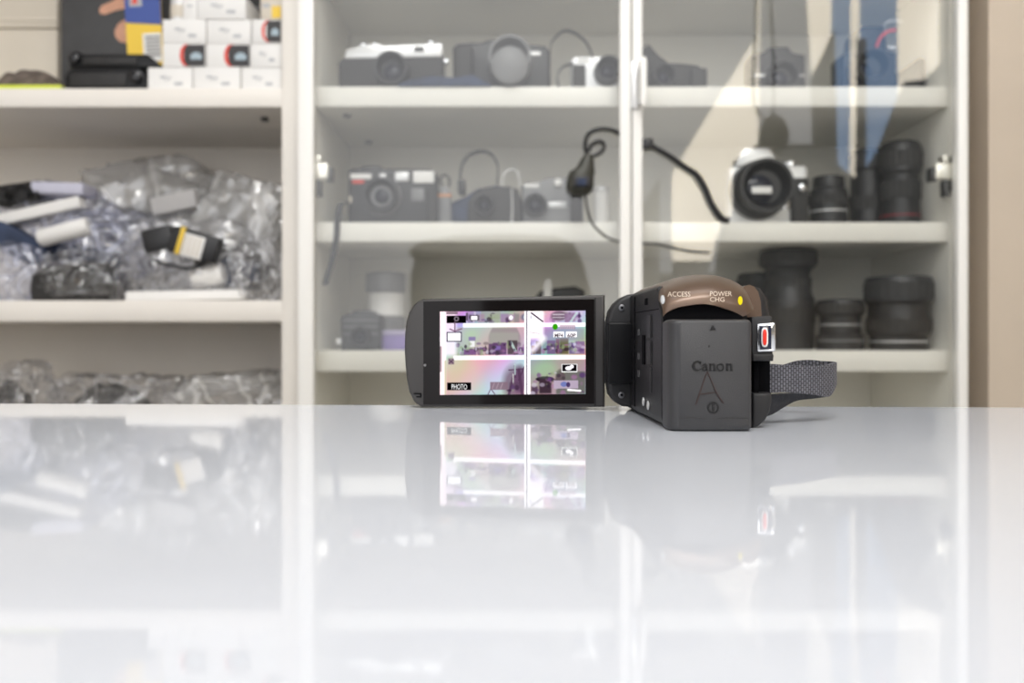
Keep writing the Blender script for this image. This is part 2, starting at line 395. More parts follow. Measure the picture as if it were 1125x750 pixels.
# ------------------------------------------------------------------ camera builder for the shelves
def circle_part(t, name, cu, cv, rp_, D, prof, mats, n=36, mi=None):
    """prof: list of (radius factor, metres towards the viewer)"""
    b = B(); r = rp_*D/F
    b.lathe([(max(k*r, 1e-4), h) for k, h in prof], (X(cu, D), D, Z(cv, D)), axis='Y', n=n)
    return b.build(name, mats, t)
def poly_px(pts, D, zb):
    return [(X(u, D), zb if v is None else Z(v, D)) for u, v in pts]
def plate(t, name, u0, u1, v0, v1, D, th, m, bev=.0008):
    b = B(); b.box(X(u0, D), X(u1, D), D-th, D+.002, Z(v1, D), Z(v0, D), bev=bev); return b.build(name, m, t)
def body(t, name, pts, D, depth, zb, m, bev=.003):
    b = B(); b.prism(poly_px(pts, D, zb), D, D+depth, bev=bev, seg=3); return b.build(name, m, t)
def lens_part(t, cu, cv, rp_, D, L=.035, m=black_pl, ring=None, cap=False):
    o = circle_part(t, 'lens_barrel', cu, cv, rp_, D, [(1.0, -.002), (1.0, L*.45), (.93, L*.5), (.93, L), (.82, L), (.78, L-.004), (.60, L-.012), (.58, L-.016)], m)
    if cap: circle_part(o, 'lens_cap', cu, cv, rp_*.86, D-L, [(1.0, -.004), (1.0, .003), (.9, .0045), (.0, .0045)], grey_pl)
    else: circle_part(o, 'front_glass', cu, cv, rp_*.58, D-L+.016, [(1.0, -.001), (.8, .002), (.4, .004), (0, .005)], lens_glass)
    if ring: circle_part(o, 'lens_ring', cu, cv, rp_, D-L*.2, [(.9, -.002), (1.04, -.001), (1.04, .003), (.95, .004)], ring)
    return o

# --- top shelf, left door
D = 1.335
t = thing('rangefinder_camera', 'silver-topped black rangefinder camera at the left end of the top shelf', 'camera', (X(430, D), D+.02, Az), 'cameras in the glass cabinet')
body(t, 'body', [(372, None), (371, 70), (376, 63), (485, 61), (487, 66), (487, None)], D, .035, Az, black_soft)
b = B(); b.prism(poly_px([(378, 64), (380, 54), (393, 51), (395, 48.5), (418, 48), (420, 50), (484, 47), (486, 49), (486, 62)], D-.002, 0), D-.002, D+.036, bev=.0025)
b.build('top_plate', silver_pl, t)
for u, v, w in ((397, 50, 5), (410, 49.5, 4), (472, 47.5, 5)):
    b = B(); b.lathe([(w*D/F, -.002), (w*D/F, .006), (w*.8*D/F, .008)], (X(u, D), D+.017, Z(v, D)), n=20); b.build('dial', chrome_m, t)
lens_part(t, 432, 80, 19, D, .03)
plate(t, 'viewfinder_window', 455, 466, 51, 57, D-.002, .001, black_gloss)
b = B(); b.lathe([(.003, 0), (.005, .001), (.005, .006)], (X(488, D)-.002, D+.018, Z(64, D)), axis='X', n=12); b.build('strap_lug', chrome_m, t)

D = 1.345
t = thing('bridge_camera', 'large black camera with a big round lens in the middle of the top shelf', 'camera', (X(552, D), D+.03, Az), 'cameras in the glass cabinet')
body(t, 'body', [(498, None), (497, 52), (502, 47), (528, 46), (536, 43), (575, 43), (582, 48), (600, 50), (605, 56), (605, None)], D, .055, Az, black_pl, .005)
lens_part(t, 560, 72, 24, D, .05, grey_pl, cap=True)
plate(t, 'name_plate', 581, 594, 57, 61, D, .001, silver_pl)
plate(t, 'grip', 500, 520, 52, 104, D, .018, black_soft, .006)
for u, v in ((508, 47), (518, 46)):
    b = B(); b.lathe([(.006, -.002), (.006, .004), (.004, .005)], (X(u, D), D+.02, Z(v, D)), n=18); b.build('dial', grey_pl, t)
b = B(); pts = spline([P(604, 60, D+.01), P(607, 45, D+.005), P(620, 34, D), P(634, 38, D-.005), P(646, 50, D-.003), P(652, 70, D), Vector((X(656, D), D+.02, Az+.003))], 8)
b.ribbon(pts, (0, .010, 0), .0015); b.build('neck_strap', strap_m, t)
b = B(); D = 1.325
b.loft([[Vector((x, D+yy*.028, Az+max(0, zz)*h)) for yy, zz in [(math.cos(a), math.sin(a)) for a in [k*math.pi/8 for k in range(9)]]] for x, h in [(X(u, D), hh) for u, hh in ((440, .008), (452, .016), (475, .022), (500, .019), (520, .024), (534, .012), (540, .006))]])
tag(b.build('camera_pouch', navy_m), 'crumpled dark blue pouch lying before the cameras on the top shelf', 'pouch')

D = 1.34
t = thing('compact_camera', 'small silver compact camera with a dark lens beside the cabinet middle', 'camera', (X(652, D), D+.02, Az), 'cameras in the glass cabinet')
body(t, 'body', [(628, None), (627, 66), (631, 62), (676, 61), (692, 66), (693, None)], D, .032, Az, silver_pl)
lens_part(t, 667, 80, 15, D, .025)
plate(t, 'grip', 629, 643, 72, 104, D, .008, black_soft, .003)
plate(t, 'flash', 634, 648, 64, 69, D, .001, white_card)
b = B(); b.ribbon(spline([P(630, 70, D), P(618, 74, D-.004), P(612, 86, D-.006), Vector((X(616, D), D, Az+.004))], 6), (0, .008, 0), .0015); b.build('wrist_strap', strap_m, t)

# --- top shelf, right door
D = 1.345
t = thing('folding_camera', 'grey-black camera with a stepped top just right of the door handle', 'camera', (X(742, D), D+.03, Az), 'cameras in the glass cabinet')
body(t, 'body', [(706, None), (705, 52), (714, 48), (722, 58), (735, 68), (752, 69), (768, 71), (777, 82), (778, None)], D, .055, Az, black_soft, .005)
lens_part(t, 728, 86, 13, D, .022)
plate(t, 'grip', 758, 776, 76, 104, D, .010, black_soft, .004)
D = 1.40
t = thing('film_camera', 'black film camera behind the two hanging cords on the top shelf', 'camera', (X(856, D), D+.03, Az), 'cameras in the glass cabinet')
body(t, 'body', [(826, None), (826, 60), (840, 57), (846, 51), (866, 51), (871, 57), (885, 60), (886, None)], D, .05, Az, black_pl, .004)
plate(t, 'top_trim', 828, 884, 82, 84, D, .0015, silver_pl, .0003)
lens_part(t, 856, 88, 17, D, .03)
D = 1.37
t = thing('reflex_camera', 'tall black reflex camera with flash raised at the right of the top shelf', 'camera', (X(957, D), D+.03, Az), 'cameras in the glass cabinet')
body(t, 'body', [(926, None), (926, 60), (932, 54), (940, 54), (942, 34), (948, 28), (970, 28), (974, 36), (975, 54), (985, 58), (986, None)], D, .055, Az, black_pl, .005)
lens_part(t, 948, 80, 19, D, .045)
plate(t, 'hot_shoe', 976, 984, 21+30, 24+30, D, .002, silver_pl)
red_cord = mat('red_cord', (.75, .08, .06), .5)
b = B(); b.tube(spline([P(984, 33, D-.01), P(975, 35, D-.014), P(967, 42, D-.012), P(962, 55, D-.004), P(961, 62, D+.002)], 8), .0022); b.build('red_cord', red_cord, t)
b = B(); b.tube(spline([P(976, 23.5, D-.006), P(983, 23, D-.004), P(990, 24, D)], 4), .0022); b.tube(spline([P(976, 24, D-.006), P(972, 27, D), P(970, 32, D+.01)], 4), .0022); b.build('flash_arm', silver_pl, t)
D = 1.36
t = thing('dark_wedge', 'added dark wedge for a mirrored dark edge at the right end of the top shelf', 'bag', (X(1002, D), D+.03, Az))  # dark block added where the mirrored light ends in a dark edge
body(t, 'body', [(986, None), (987, 90), (994, 82), (1004, 70), (1013, 62), (1018, 64), (1018.5, None)], D, .09, Az, strap_m, .008)
b = B(); b.box(X(992, D), X(1014, D), D-.004, D+.002, Z(98, D), Z(90, D), bev=.001); b.build('wedge_flap', black_soft, t)

# --- behind the camera, mirrored in the glass: a pendant on two cords
def Q(u, v, bk): 
    vd_ = 2*(DY+.01)+bk
    return Vector(((u-CX)*vd_/F, -bk, (HY-v)*vd_/F))
MB_ = .62
mk = (2*(DY+.01)+MB_)/1.288
t = thing('pendant', 'dark oval pendant hanging on two thin cords, mirrored in the right glass door', 'pendant', Q(848, 172, MB_))
cord_m = mat('dark_cord', (.05, .05, .05), .7)
for path in ([(831, -100), (831, 0), (829, 60), (828, 110), (838, 130)], [(843, -100), (846, 0), (850, 60), (850, 110), (849, 128)]):
    b = B(); b.tube(spline([Q(u, v, MB_) for u, v in path], 8), .0021*mk); b.build('cord', cord_m, t)
b = B(); b.lathe([(.0001, -.006), (.016, -.006), (.019, -.003), (.019, .003), (.016, .005), (.0001, .005)], (0, 0, 0), axis='Y', n=32)
b.bm.transform(Matrix.Translation(Q(850, 149, MB_)) @ Matrix.Diagonal((1.15*mk, .8*mk, 1.6*mk, 1)))
b.build('body', black_pl, t)

# --- middle shelf, left door
D = 1.345
t = thing('point_and_shoot_camera', 'black plastic point-and-shoot camera with pale flash at the left of the middle shelf', 'camera', (X(430, D), D+.02, Bz), 'cameras in the glass cabinet')
body(t, 'body', [(382, None), (382, 188), (385, 185), (396, 184), (398, 182), (418, 182), (420, 185), (472, 185), (480, 190), (480, None)], D, .045, Bz, black_pl, .004)
lens_part(t, 420, 216, 20, D, .022, black_pl, ring=grey_pl)
plate(t, 'name_plate', 385, 408, 191, 196.5, D, .001, white_card, .0003)
plate(t, 'red_badge', 387, 400, 198, 201.5, D, .001, ink_red, .0003)
plate(t, 'viewfinder_window', 434, 449, 189, 199, D, .0015, silver_pl)
plate(t, 'flash', 454, 477, 188, 201, D, .002, white_card)
plate(t, 'sensor_window', 417, 424, 191, 195, D, .001, silver_pl)
plate(t, 'slider', 384, 386.5, 215, 223, D, .001, cream_card, .0003)
plate(t, 'self_timer_panel', 452, 466, 207, 221, D, .0015, grey_pl)
plate(t, 'grip', 469, 480, 204, 246, D, .006, black_soft, .002)
b = B(); b.ribbon(spline([Vector((X(381, D), D+.005, Z(222, D))), P(375, 224, D-.03), P(371, 238, D-.0455), P(370, 255, D-.049), P(368, 270, D-.049), P(363, 292, D-.048), P(357, 313, D-.047)], 8), (.0085, 0, .001), .0016)
b.build('wrist_strap', strap_m, t)

D = 1.36
t = thing('charging_plug', 'small grey plug with an orange band between the black camera and the dark bag', 'plug', (X(487, D), D+.01, Bz))
b = B(); b.prism(poly_px([(481, None), (481, 215), (484, 205), (491, 204), (495, 212), (496, None)], D, Bz), D, D+.03, bev=.002); b.build('body', grey_pl, t)
b = B(); b.box(X(481.3, D), X(495.5, D), D-.001, D+.01, Z(216, D), Z(213, D)); b.build('band', mat('orange_plastic', (.62, .28, .12), .5), t)
b = B(); b.tube(spline([P(486, 206, D+.012), P(484, 196, D+.01), P(489, 192, D+.01), P(494, 197, D+.01), P(493, 206, D+.012)], 6), .0017); b.build('wire_loop', dark_metal, t)

D = 1.375
t = thing('camera_case', 'soft dark blue camera case with an upright looped strap on the middle shelf', 'bag', (X(530, D), D+.03, Bz))
body(t, 'body', [(477, None), (484, 232), (496, 221), (512, 214), (524, 206), (545, 202), (566, 206), (574, 220), (578, None)], D, .06, Bz, navy_m, .012)
b = B(); b.ribbon(spline([P(507, 214, D+.01), P(506, 190, D+.012), P(512, 174, D+.014), P(526, 166.5, D+.016), P(540, 170, D+.018), P(547, 184, D+.02), P(546, 204, D+.022)], 8), (0, .018, 0), .002); b.build('strap', strap_m, t)
b = B(); b.box(X(503, D), X(511, D), D-.002, D+.03, Z(212, D), Z(197, D), bev=.002); b.build('strap_clip', black_pl, t)
D = 1.335
t = thing('black_camera', 'small black camera with rounded shoulders before the dark blue case', 'camera', (X(545, D), D+.02, Bz), 'cameras in the glass cabinet')
body(t, 'body', [(513, None), (514, 222), (521, 210), (533, 205), (560, 204), (570, 208), (573, 220), (573, None)], D, .03, Bz, black_soft, .004)
lens_part(t, 532, 226, 12, D, .015)
b = B(); b.tube([P(562, 207, D-.002), P(563, 226, D-.002), P(562, 248, D-.002)], .0012); b.build('cord', silver_pl, t)
b = B(); b.tube(spline([P(552, 206, D+.01), P(553, 192, D+.012), P(561, 186, D+.014), P(569, 190, D+.014), P(571, 204, D+.012)], 7), .0011); b.build('wire_loop', silver_pl, t)
D = 1.35
t = thing('grey_camera', 'grey camera with slanted top and small white lettering on the middle shelf', 'camera', (X(606, D), D+.02, Bz), 'cameras in the glass cabinet')
body(t, 'body', [(574, None), (573, 204), (578, 200), (594, 199), (600, 195), (622, 195), (628, 200), (640, 203), (641, None)], D, .04, Bz, grey_pl, .004)
plate(t, 'name_plate', 576, 592, 202, 206, D, .001, white_card, .0003)
plate(t, 'front_panel', 602, 622, 222, 228, D, .001, silver_pl, .0003)
lens_part(t, 588, 226, 13, D, .018)
b = B(); b.lathe([(.006, 0), (.006, .006), (.004, .0075)], (X(613, D), D+.001, Z(201, D)), axis='Y', n=18); b.build('flash', white_card, t)
plate(t, 'grip', 627, 640, 205, 248, D, .012, black_soft, .004)
D = 1.35
t = thing('film_canister', 'pale upright film canister next to the grey camera', 'canister', (X(661, D), D, Bz))
b = B(); b.lathe([(.0105, 0), (.0115, .002), (.0115, .052), (.0105, .054)], (X(661, D), D, Bz), n=24); b.build('tub', white_card, t)
b = B(); b.lathe([(.0125, .0525), (.0125, .060), (.011, .0615)], (X(661, D), D, Bz), n=24); b.build('lid', silver_pl, t)

# --- clip microphone and cables hanging on the front of the doors
MD = DY+.0045
t = thing('microphone', 'dark clip microphone dangling from a looped black cable on the left glass door', 'microphone', P(640, 213, MD))
olive = mat('olive_metal', (.045, .045, .036), .4, metal=.2)
b = B()
b.loft([[P(u, v, MD-.006)+Vector((math.cos(a)*rx, math.sin(a)*ry, 0)) for a in [k*math.pi/9 for k in range(18)]] for u, v, rx, ry in
        ((646, 170, .006, .005), (645, 176, .010, .007), (643, 184, .013, .008), (640, 188, .018, .009), (638, 194, .019, .010), (637, 205, .020, .010), (637, 211, .017, .009), (638, 214, .010, .006))])
b.build('capsule', olive, t)
b = B(); b.box(X(629, MD), X(648, MD), MD-.0175, MD+.003, Z(208, MD), Z(196, MD), bev=.002); b.box(X(633, MD), X(643, MD), MD-.019, MD-.016, Z(206, MD), Z(198, MD), 1, bev=.001)
b.build('clip', [black_pl, navy_m], t)
b = B(); b.tube(spline([P(u, v, MD) for u, v in ((646, 172), (643, 160), (646, 148), (656, 142), (670, 142), (682, 147))], 7), .0030); b.build('cable', black_pl, t)
b = B(); b.tube(spline([P(u, v, MD) for u, v in ((648, 172), (659, 168), (664, 161), (660, 155), (651, 158), (647, 166))], 6), .0026); b.build('cable_loop', black_pl, t)
b = B(); b.tube(spline([P(u, v, MD) for u, v in ((643, 213), (645, 228), (650, 244), (662, 257), (673, 263), (682, 265.5))], 7), .0017); b.build('thin_cable', dark_metal, t)
t = thing('cable', 'thick black cable running down across the right glass door to the middle shelf', 'cable', P(795, 241, MD))
b = B(); b.tube(spline([P(u, v, MD) for u, v in ((706, 153), (716, 160), (735, 171), (752, 183), (765, 192), (774, 206), (783, 226), (793, 240), (801, 242))], 7), [.0032+.0016*min(1, i/30) for i in range(57)]); b.build('cord', black_pl, t)
b = B(); b.box(X(706, MD), X(717, MD), MD-.006, MD+.004, Z(164, MD), Z(152, MD), bev=.002); b.build('cable_clip', black_pl, t)
b = B(); b.tube(spline([P(u, v, MD) for u, v in ((706, 267), (722, 268), (745, 273), (762, 276), (780, 277))], 7), .0018); tag(b.build('thin_cable', dark_metal), 'thin dark cable sagging across the right glass door below the middle shelf', 'cable')

# --- middle shelf, right door
D = 1.37
t = thing('silver_reflex_camera', 'silver reflex camera with a large black lens facing out on the middle shelf', 'camera', (X(840, D), D+.02, Bz), 'cameras in the glass cabinet')
body(t, 'body', [(800, None), (801, 186), (806, 181), (884, 181), (888, 186), (888, None)], D, .035, Bz, silver_pl, .004)
b = B(); b.prism(poly_px([(808, 183), (813, 170), (818, 162), (845, 162), (851, 170), (858, 183)], D-.004, 0), D-.004, D+.03, bev=.003); b.build('prism_housing', silver_pl, t)
o = lens_part(t, 833, 209, 31, D, .05, black_pl, ring=dark_metal)
circle_part(o, 'lens_label', 836, 208, 1, D-.04, [(.1, 0), (.1, .0001)], black_pl) if False else None
b = B(); b.box(X(826, 1.32), X(848, 1.32), 1.3195, 1.3225, Z(212.5, 1.32), Z(205, 1.32), bev=.0006); b.build('white_lettering', white_card, o)
plate(t, 'grip', 868, 887, 196, 250, D, .010, black_soft, .004)
for u, w in ((872, 6), (862, 4)):
    b = B(); b.lathe([(w*D/F, -.001), (w*D/F, .007), (w*.8*D/F, .009)], (X(u, D), D+.016, Z(181, D)), n=20); b.build('dial', chrome_m, t)
b = B(); b.lathe([(.006, 0), (.006, .006), (.003, .008)], (X(878, D), D-.01, Z(208, D)), axis='Y', n=18); b.build('lens_release', chrome_m, t)
plate(t, 'front_plate', 858, 868, 190, 230, D, .004, chrome_m, .001)

def standing_lens(label, uc, D, zb, prof, bands=(), name='camera_lens', group='lenses in the glass cabinet', m=black_pl, glass=True):
    """prof: (radius px, v px) from top to bottom; v None = shelf"""
    t = thing(name, label, 'lens', (X(uc, D), D, zb), group)
    pr = [(r*D/F, (Z(v, D)-zb) if v is not None else 0.0) for r, v in prof][::-1]
    pr = [(r, max(h, 0)) for r, h in pr]
    b = B(); b.lathe(pr, (X(uc, D), D, zb), n=40); b.build('barrel', m, t)
    for (r, v0, v1, bm_, nm) in bands:
        z0, z1 = Z(v1, D)-zb, Z(v0, D)-zb; rr = r*D/F
        if nm == 'grip_ring':
            b = B(); n = 48; rings = []
            for h, k in ((z0, -1), (z0+.001, 0), (z1-.001, 0), (z1, -1)):
                rings.append([Vector((X(uc, D), D, zb+h))+Vector((math.cos(2*math.pi*i/n), math.sin(2*math.pi*i/n), 0))*(rr+(.0012 if i % 2 else 0)+k*.002) for i in range(n)])
            b.loft(rings); b.build(nm, bm_, t, smooth=20)
        else:
            b = B(); b.lathe([(rr-.003, z0), (rr+.0006, z0+.0004), (rr+.0006, z1-.0004), (rr-.003, z1)], (X(uc, D), D, zb), n=40); b.build(nm, bm_, t)
    if glass:
        r, v = prof[0]; h = Z(v, D)-zb
        b = B(); b.lathe([(r*.8*D/F, h-.001), (r*.6*D/F, h+.001), (.0001, h+.002)], (X(uc, D), D, zb), n=32); b.build('front_glass', lens_glass, t)
    return t
standing_lens('short dark lens with a blue gleam between the silver camera and the tall lenses', 910, 1.39, Bz,
    [(13, 194), (16, 195), (17, 199), (17, 207), (20, 210), (20, None)], [(20, 214, 226, black_soft, 'grip_ring'), (20, 232, 234, silver_pl, 'ring')])
standing_lens('medium black lens standing left of the tallest lens on the middle shelf', 953, 1.41, Bz,
    [(17, 166), (20, 168), (20, 186), (17, 190), (18, 205), (19, None)], [(20, 170, 183, black_soft, 'grip_ring'), (18.5, 216, 232, black_soft, 'grip_ring')])
standing_lens('tall black zoom lens with a red ring at the right end of the middle shelf', 989, 1.37, Bz,
    [(14, 156), (19, 158), (22, 164), (22, 190), (19, 194), (20, 214), (21, None)], [(22.3, 168, 186, black_soft, 'grip_ring'), (20.5, 200, 220, black_soft, 'grip_ring'), (21, 237, 239, mat('dark_red_ring', (.22, .02, .03), .5), 'red_ring')])
# --- lower shelf, left door
D = 1.44
standing_lens('grey telephoto lens with a wide pale band on the lower shelf behind the small screen', 424, D, Cz,
    [(18, 299), (21, 300), (22, 304), (22, 320), (19, 322), (19, 348), (22, 350), (22, None)], [(19, 322, 347, white_card, 'pale_band')], m=grey_pl)
D = 1.34
t = thing('old_camera', 'black boxy camera with ridged front at the left of the lower shelf', 'camera', (X(396, D), D+.02, Cz), 'cameras in the glass cabinet')
body(t, 'body', [(375, None), (374, 349), (378, 345), (386, 344), (388, 341), (408, 341), (410, 344), (416, 345), (418, 349), (418, None)], D, .05, Cz, black_pl, .003)
for v in (351, 358, 366): plate(t, 'trim_line', 377, 415, v, v+1.3, D, .0012, grey_pl, .0002)
lens_part(t, 397, 369, 11, D, .018)
plate(t, 'strap_lug', 370, 375, 372, 378, D, .003, silver_pl)
D = 1.36
t = thing('purple_box', 'small purple box beside the old camera on the lower shelf', 'box', (X(434, D), D+.02, Cz))
b = B(); b.box(X(420, D), X(449, D), D, D+.05, Cz, Z(368, D), bev=.0015); b.build('carton', mat('purple_card', (.20, .15, .36), .6, noise_amt=.1), t)
b = B(); b.box(X(420, D)-.001, X(449, D)+.001, D-.001, D+.051, Z(368, D), Z(362.5, D), bev=.0015); b.build('lid', mat('lilac_card', (.36, .32, .46), .6), t)
D = 1.40
t = thing('folded_camera', 'black camera with a white tag peeping over the small screen', 'camera', (X(618, D), D+.02, Cz), 'cameras in the glass cabinet')
body(t, 'body', [(588, None), (588, 326), (594, 319), (602, 317), (632, 314), (642, 319), (644, 328), (644, None)], D, .05, Cz, black_pl, .004)
lens_part(t, 622, 345, 16, D, .03)
b = B(); b.prism(poly_px([(597, 332), (597, 312), (600, 307), (605, 307), (606, 312), (606, 332)], D-.001, 0), D-.003, D+.001, bev=.0006); b.build('white_tag', white_card, t)

# --- lower shelf, right door
standing_lens('big black zoom lens standing under its wide flared hood beside the camcorder', 866, 1.40, Cz,
    [(20, 275), (30, 276), (31, 279), (30, 293), (25, 296), (23, 303), (25, 322), (28, 330), (28, 352), (27, None)],
    [(30.6, 280, 291, black_soft, 'grip_ring'), (24, 305, 317, black_soft, 'grip_ring'), (28, 338, 356, black_soft, 'grip_ring')])
standing_lens('wide dark lens with a thin silver ring half hidden by the camcorder', 835, 1.475, Cz,
    [(20, 300), (24, 302), (25, 308), (25, 325), (26, 326), (26, None)], [(25.6, 326, 328.5, silver_pl, 'silver_ring'), (25.3, 309, 321, black_soft, 'grip_ring')])
standing_lens('short black lens with a pale scale between two larger lenses on the lower shelf', 923, 1.36, Cz,
    [(21, 329), (24, 330), (25, 333), (25, 345), (22, 348), (22, 366), (25, 369), (25, None)], [(25.2, 334, 344, black_soft, 'grip_ring'), (22, 356, 357.5, silver_pl, 'scale_line'), (25.2, 373, 375, grey_pl, 'scale_line')])
standing_lens('broad black zoom lens with ribbed grip at the right end of the lower shelf', 987, 1.345, Cz,
    [(28, 304), (33, 305), (35, 309), (35, 331), (32, 335), (32, 345), (33, 348), (33, 366), (30, 370), (30, None)],
    [(35.2, 311, 329, black_soft, 'grip_ring'), (33.2, 350, 364, black_soft, 'grip_ring'), (30.4, 374, 376, silver_pl, 'scale_line')])

# ------------------------------------------------------------------ top shelf of the bookcase
D = 1.50
t = thing('carton', 'large cream cardboard carton with a seam at the back left of the top shelf', 'box', (X(20, D), D+.03, A1z))
b = B(); b.box(X(-60, D), X(63, D), D, D+.07, A1z, Z(32, D), bev=.002); b.build('box_base', cream_card, t)
b = B(); b.box(X(-60, D)-.001, X(63, D)+.001, D-.002, D+.071, Z(31, D), Z(-30, D), bev=.002); b.build('lid', cream_card, t)
b = B(); b.box(X(-60, D)-.002, X(63, D)+.002, D-.004, D+.071, Z(23.5, D), Z(20.5, D), bev=.001); b.build('lid_rim', mat('pale_card', (.72, .66, .57), .7), t)
D = 1.45
t = thing('packaging_box', 'tall charcoal packaging box printed with a hand, behind the black grips', 'box', (X(122, D), D+.03, A1z))
b = B(); b.box(X(67, D), X(180, D), D, D+.05, A1z, Z(-45, D), bev=.0015); b.build('carton', mat('charcoal_card', (.055, .055, .058), .55, noise_amt=.08), t)
skin = mat('printed_skin', (.62, .33, .22), .6, noise_amt=.08, nscale=40)
b = B()
b.prism(poly_px([(109, 11), (112, 6), (122, 2), (132, -4), (150, -6), (152, 6), (140, 9), (126, 12), (116, 16), (110, 15)], D, 0), D-.0006, D+.0005)
b.prism(poly_px([(126, 34), (130, 26), (138, 21), (146, 24), (148, 40), (142, 48), (132, 46), (127, 41)], D, 0), D-.0006, D+.0005)
b.build('printed_hand', skin, t)
D = 1.41
t = thing('leaflet', 'yellow and blue printed leaflet leaning behind the white boxes', 'leaflet', (X(160, D), D, A1z))
ylw = mat('yellow_print', (.85, .58, .06), .5); blu = mat('blue_print', (.05, .09, .33), .5)
M = Matrix.Translation((X(160, D), D, A1z)) @ Matrix.Rotation(math.radians(-3), 4, 'Y') @ Matrix.Translation((-X(160, D), -D, -A1z))
w0, w1 = X(143, D), X(182, D)
b = B(); b.box(w0, w1, D, D+.004, A1z+.002, Z(-40, D), M=M); b.build('sheet', ylw, t)
b = B(); b.box(w0, w1, D-.0006, D+.001, Z(23, D), Z(-40, D), 0, M=M); b.prism([(w0, Z(23, D)), (w1, Z(23, D)), (w1, Z(28, D)), (w0+.02, Z(25.5, D)), (w0, Z(24, D))], D-.0006, D+.001, 0, M=M)
b.box(X(148, D), X(162, D), D-.0012, D+.001, Z(7, D), Z(-10, D), 1, M=M); b.prism(poly_px([(150, 4), (155, -5), (158, 4)], D, 0), D-.0018, D+.001, 2, M=M)
b.build('blue_print', [blu, ink_grey, ink_red], t)
b = B(); b.box(X(161, D), X(181, D), D-.0006, D+.001, Z(68, D), Z(37, D), 0, M=M)
for i in range(6): b.box(X(164, D), X(180, D), D-.0012, D, Z(42+i*4, D), Z(40.5+i*4, D), 1, M=M)
b.build('printed_panel', [white_card, ink_black], t)

def pile(label, u0, u1, vt, D, zb, m, seed, name, cat):
    b = B(); n = 26; rings = []
    for i in range(n):
        f = i/(n-1); x = X(u0+(u1-u0)*f, D); prof = math.sin(math.pi*min(1, max(0, f)))**.5
        ring = []
        for k in range(14):
            a = math.pi*k/13
            h = (Z(vt, D)-zb)*prof*(.75+.35*noise.noise(Vector((x*30, k*.6, seed))))
            ring.append(Vector((x, D+.03-math.cos(a)*.035*max(prof, .2), zb+max(0, math.sin(a))*max(h, .001))))
        rings.append(ring)
    b.loft(rings); return tag(b.build(name, m), label, cat)
D = 1.335
t = thing('folder', 'yellow-green folder lying flat at the left of the top shelf', 'folder', (X(20, D), D+.05, A1z))
b = B(); b.box(X(-40, D), X(67, D), D, D+.12, A1z+.005, A1z+.0155, bev=.001); b.build('cover', mat('lime_card', (.62, .70, .06), .5), t)
b = B(); b.box(X(-38, D), X(65, D), D+.002, D+.118, A1z, A1z+.005); b.build('papers', mat('pale_blue_paper', (.55, .62, .72), .6), t)
fz = A1z+.0155
brown = mat('brown_felt', (.12, .095, .08), .9, noise_amt=.5, nscale=60, bump=.4, bscale=120)
pile('crumpled dark brown cloth lying on the yellow-green folder', -20, 66, 64, 1.365, fz, brown, 3, 'cloth', 'cloth')

# black grips
grip_m = mat('grip_black', (.007, .007, .008), .35, spec=.3)
D = 1.33
t = thing('battery_grip', 'black battery grip lying on the shelf under another one', 'battery grip', (X(115, D), D+.03, A1z), 'battery grips')
zg = Z(73.5, D)
b = B(); b.prism(poly_px([(70, None), (70, 84), (74, 77), (80, 73.5), (150, 73.5), (158, 78), (161, 86), (161, None)], D, A1z), D, D+.06, bev=.004, seg=3); b.build('body', grip_m, t)
b = B(); b.box(X(77, D), X(140, D), D-.003, D+.004, Z(96, D), Z(80, D), bev=.003); b.build('front_panel', black_soft, t)
b = B(); b.lathe([(.008, 0), (.010, .003), (.010, .008), (.007, .010)], (X(150, D), D, Z(85, D)), axis='Y', n=20); b.build('wheel', black_gloss, t)
t = thing('battery_grip', 'black battery grip lying on top of another grip', 'battery grip', (X(122, D), D+.03, zg), 'battery grips')
b = B(); b.prism([(X(u, D), zg if v is None else Z(v, D)) for u, v in [(75, None), (74, 58), (78, 55), (84, 55), (90, 58), (160, 58), (168, 64), (175, 70), (175, None)]], D+.004, D+.058, bev=.003, seg=3); b.build('body', grip_m, t)
b = B(); b.box(X(90, D), X(150, D), D+.001, D+.008, Z(71, D), Z(62, D), bev=.002); b.build('front_panel', black_soft, t)
b = B(); b.lathe([(.006, 0), (.008, .002), (.008, .006), (.005, .008)], (X(81, D), D+.004, Z(64, D)), axis='Y', n=18); b.build('wheel', black_gloss, t)

# white boxes
D = 1.315; bh = 26.2*D/F
rows = [
 (0, [(162, 211, 'plain', 'plain white box in the bottom row touching the black grips'), (212.5, 263.5, 'plain', 'plain white box in the middle of the bottom row of the stack'), (265, 308.5, 'cream', 'creamy white box at the right end of the bottom row of the stack')]),
 (1, [(178.5, 225.5, 'pic', 'white box with red and black picture in the second row, nearest the leaflet'), (226.5, 274, 'pic', 'white box with red and black picture in the middle of the second row'), (275, 308.8, 'plain', 'plain white box at the right end of the second row')]),
 (2, [(178.5, 226, 'plain', 'plain white box in the third row beside the leaflet'), (227, 275, 'plain', 'plain white box in the middle of the third row'), (277, 309, 'pic', 'creamy white box with red and black picture at the right of the third row')]),
 (3, [(200.5, 216, 'plain', 'narrow white box in the top row beside the silver roll'), (217, 270, 'plain', 'white box with grey print in the middle of the top row'), (286, 309, 'ylab', 'cream box with a yellow sticker at the right of the top row')]),
]
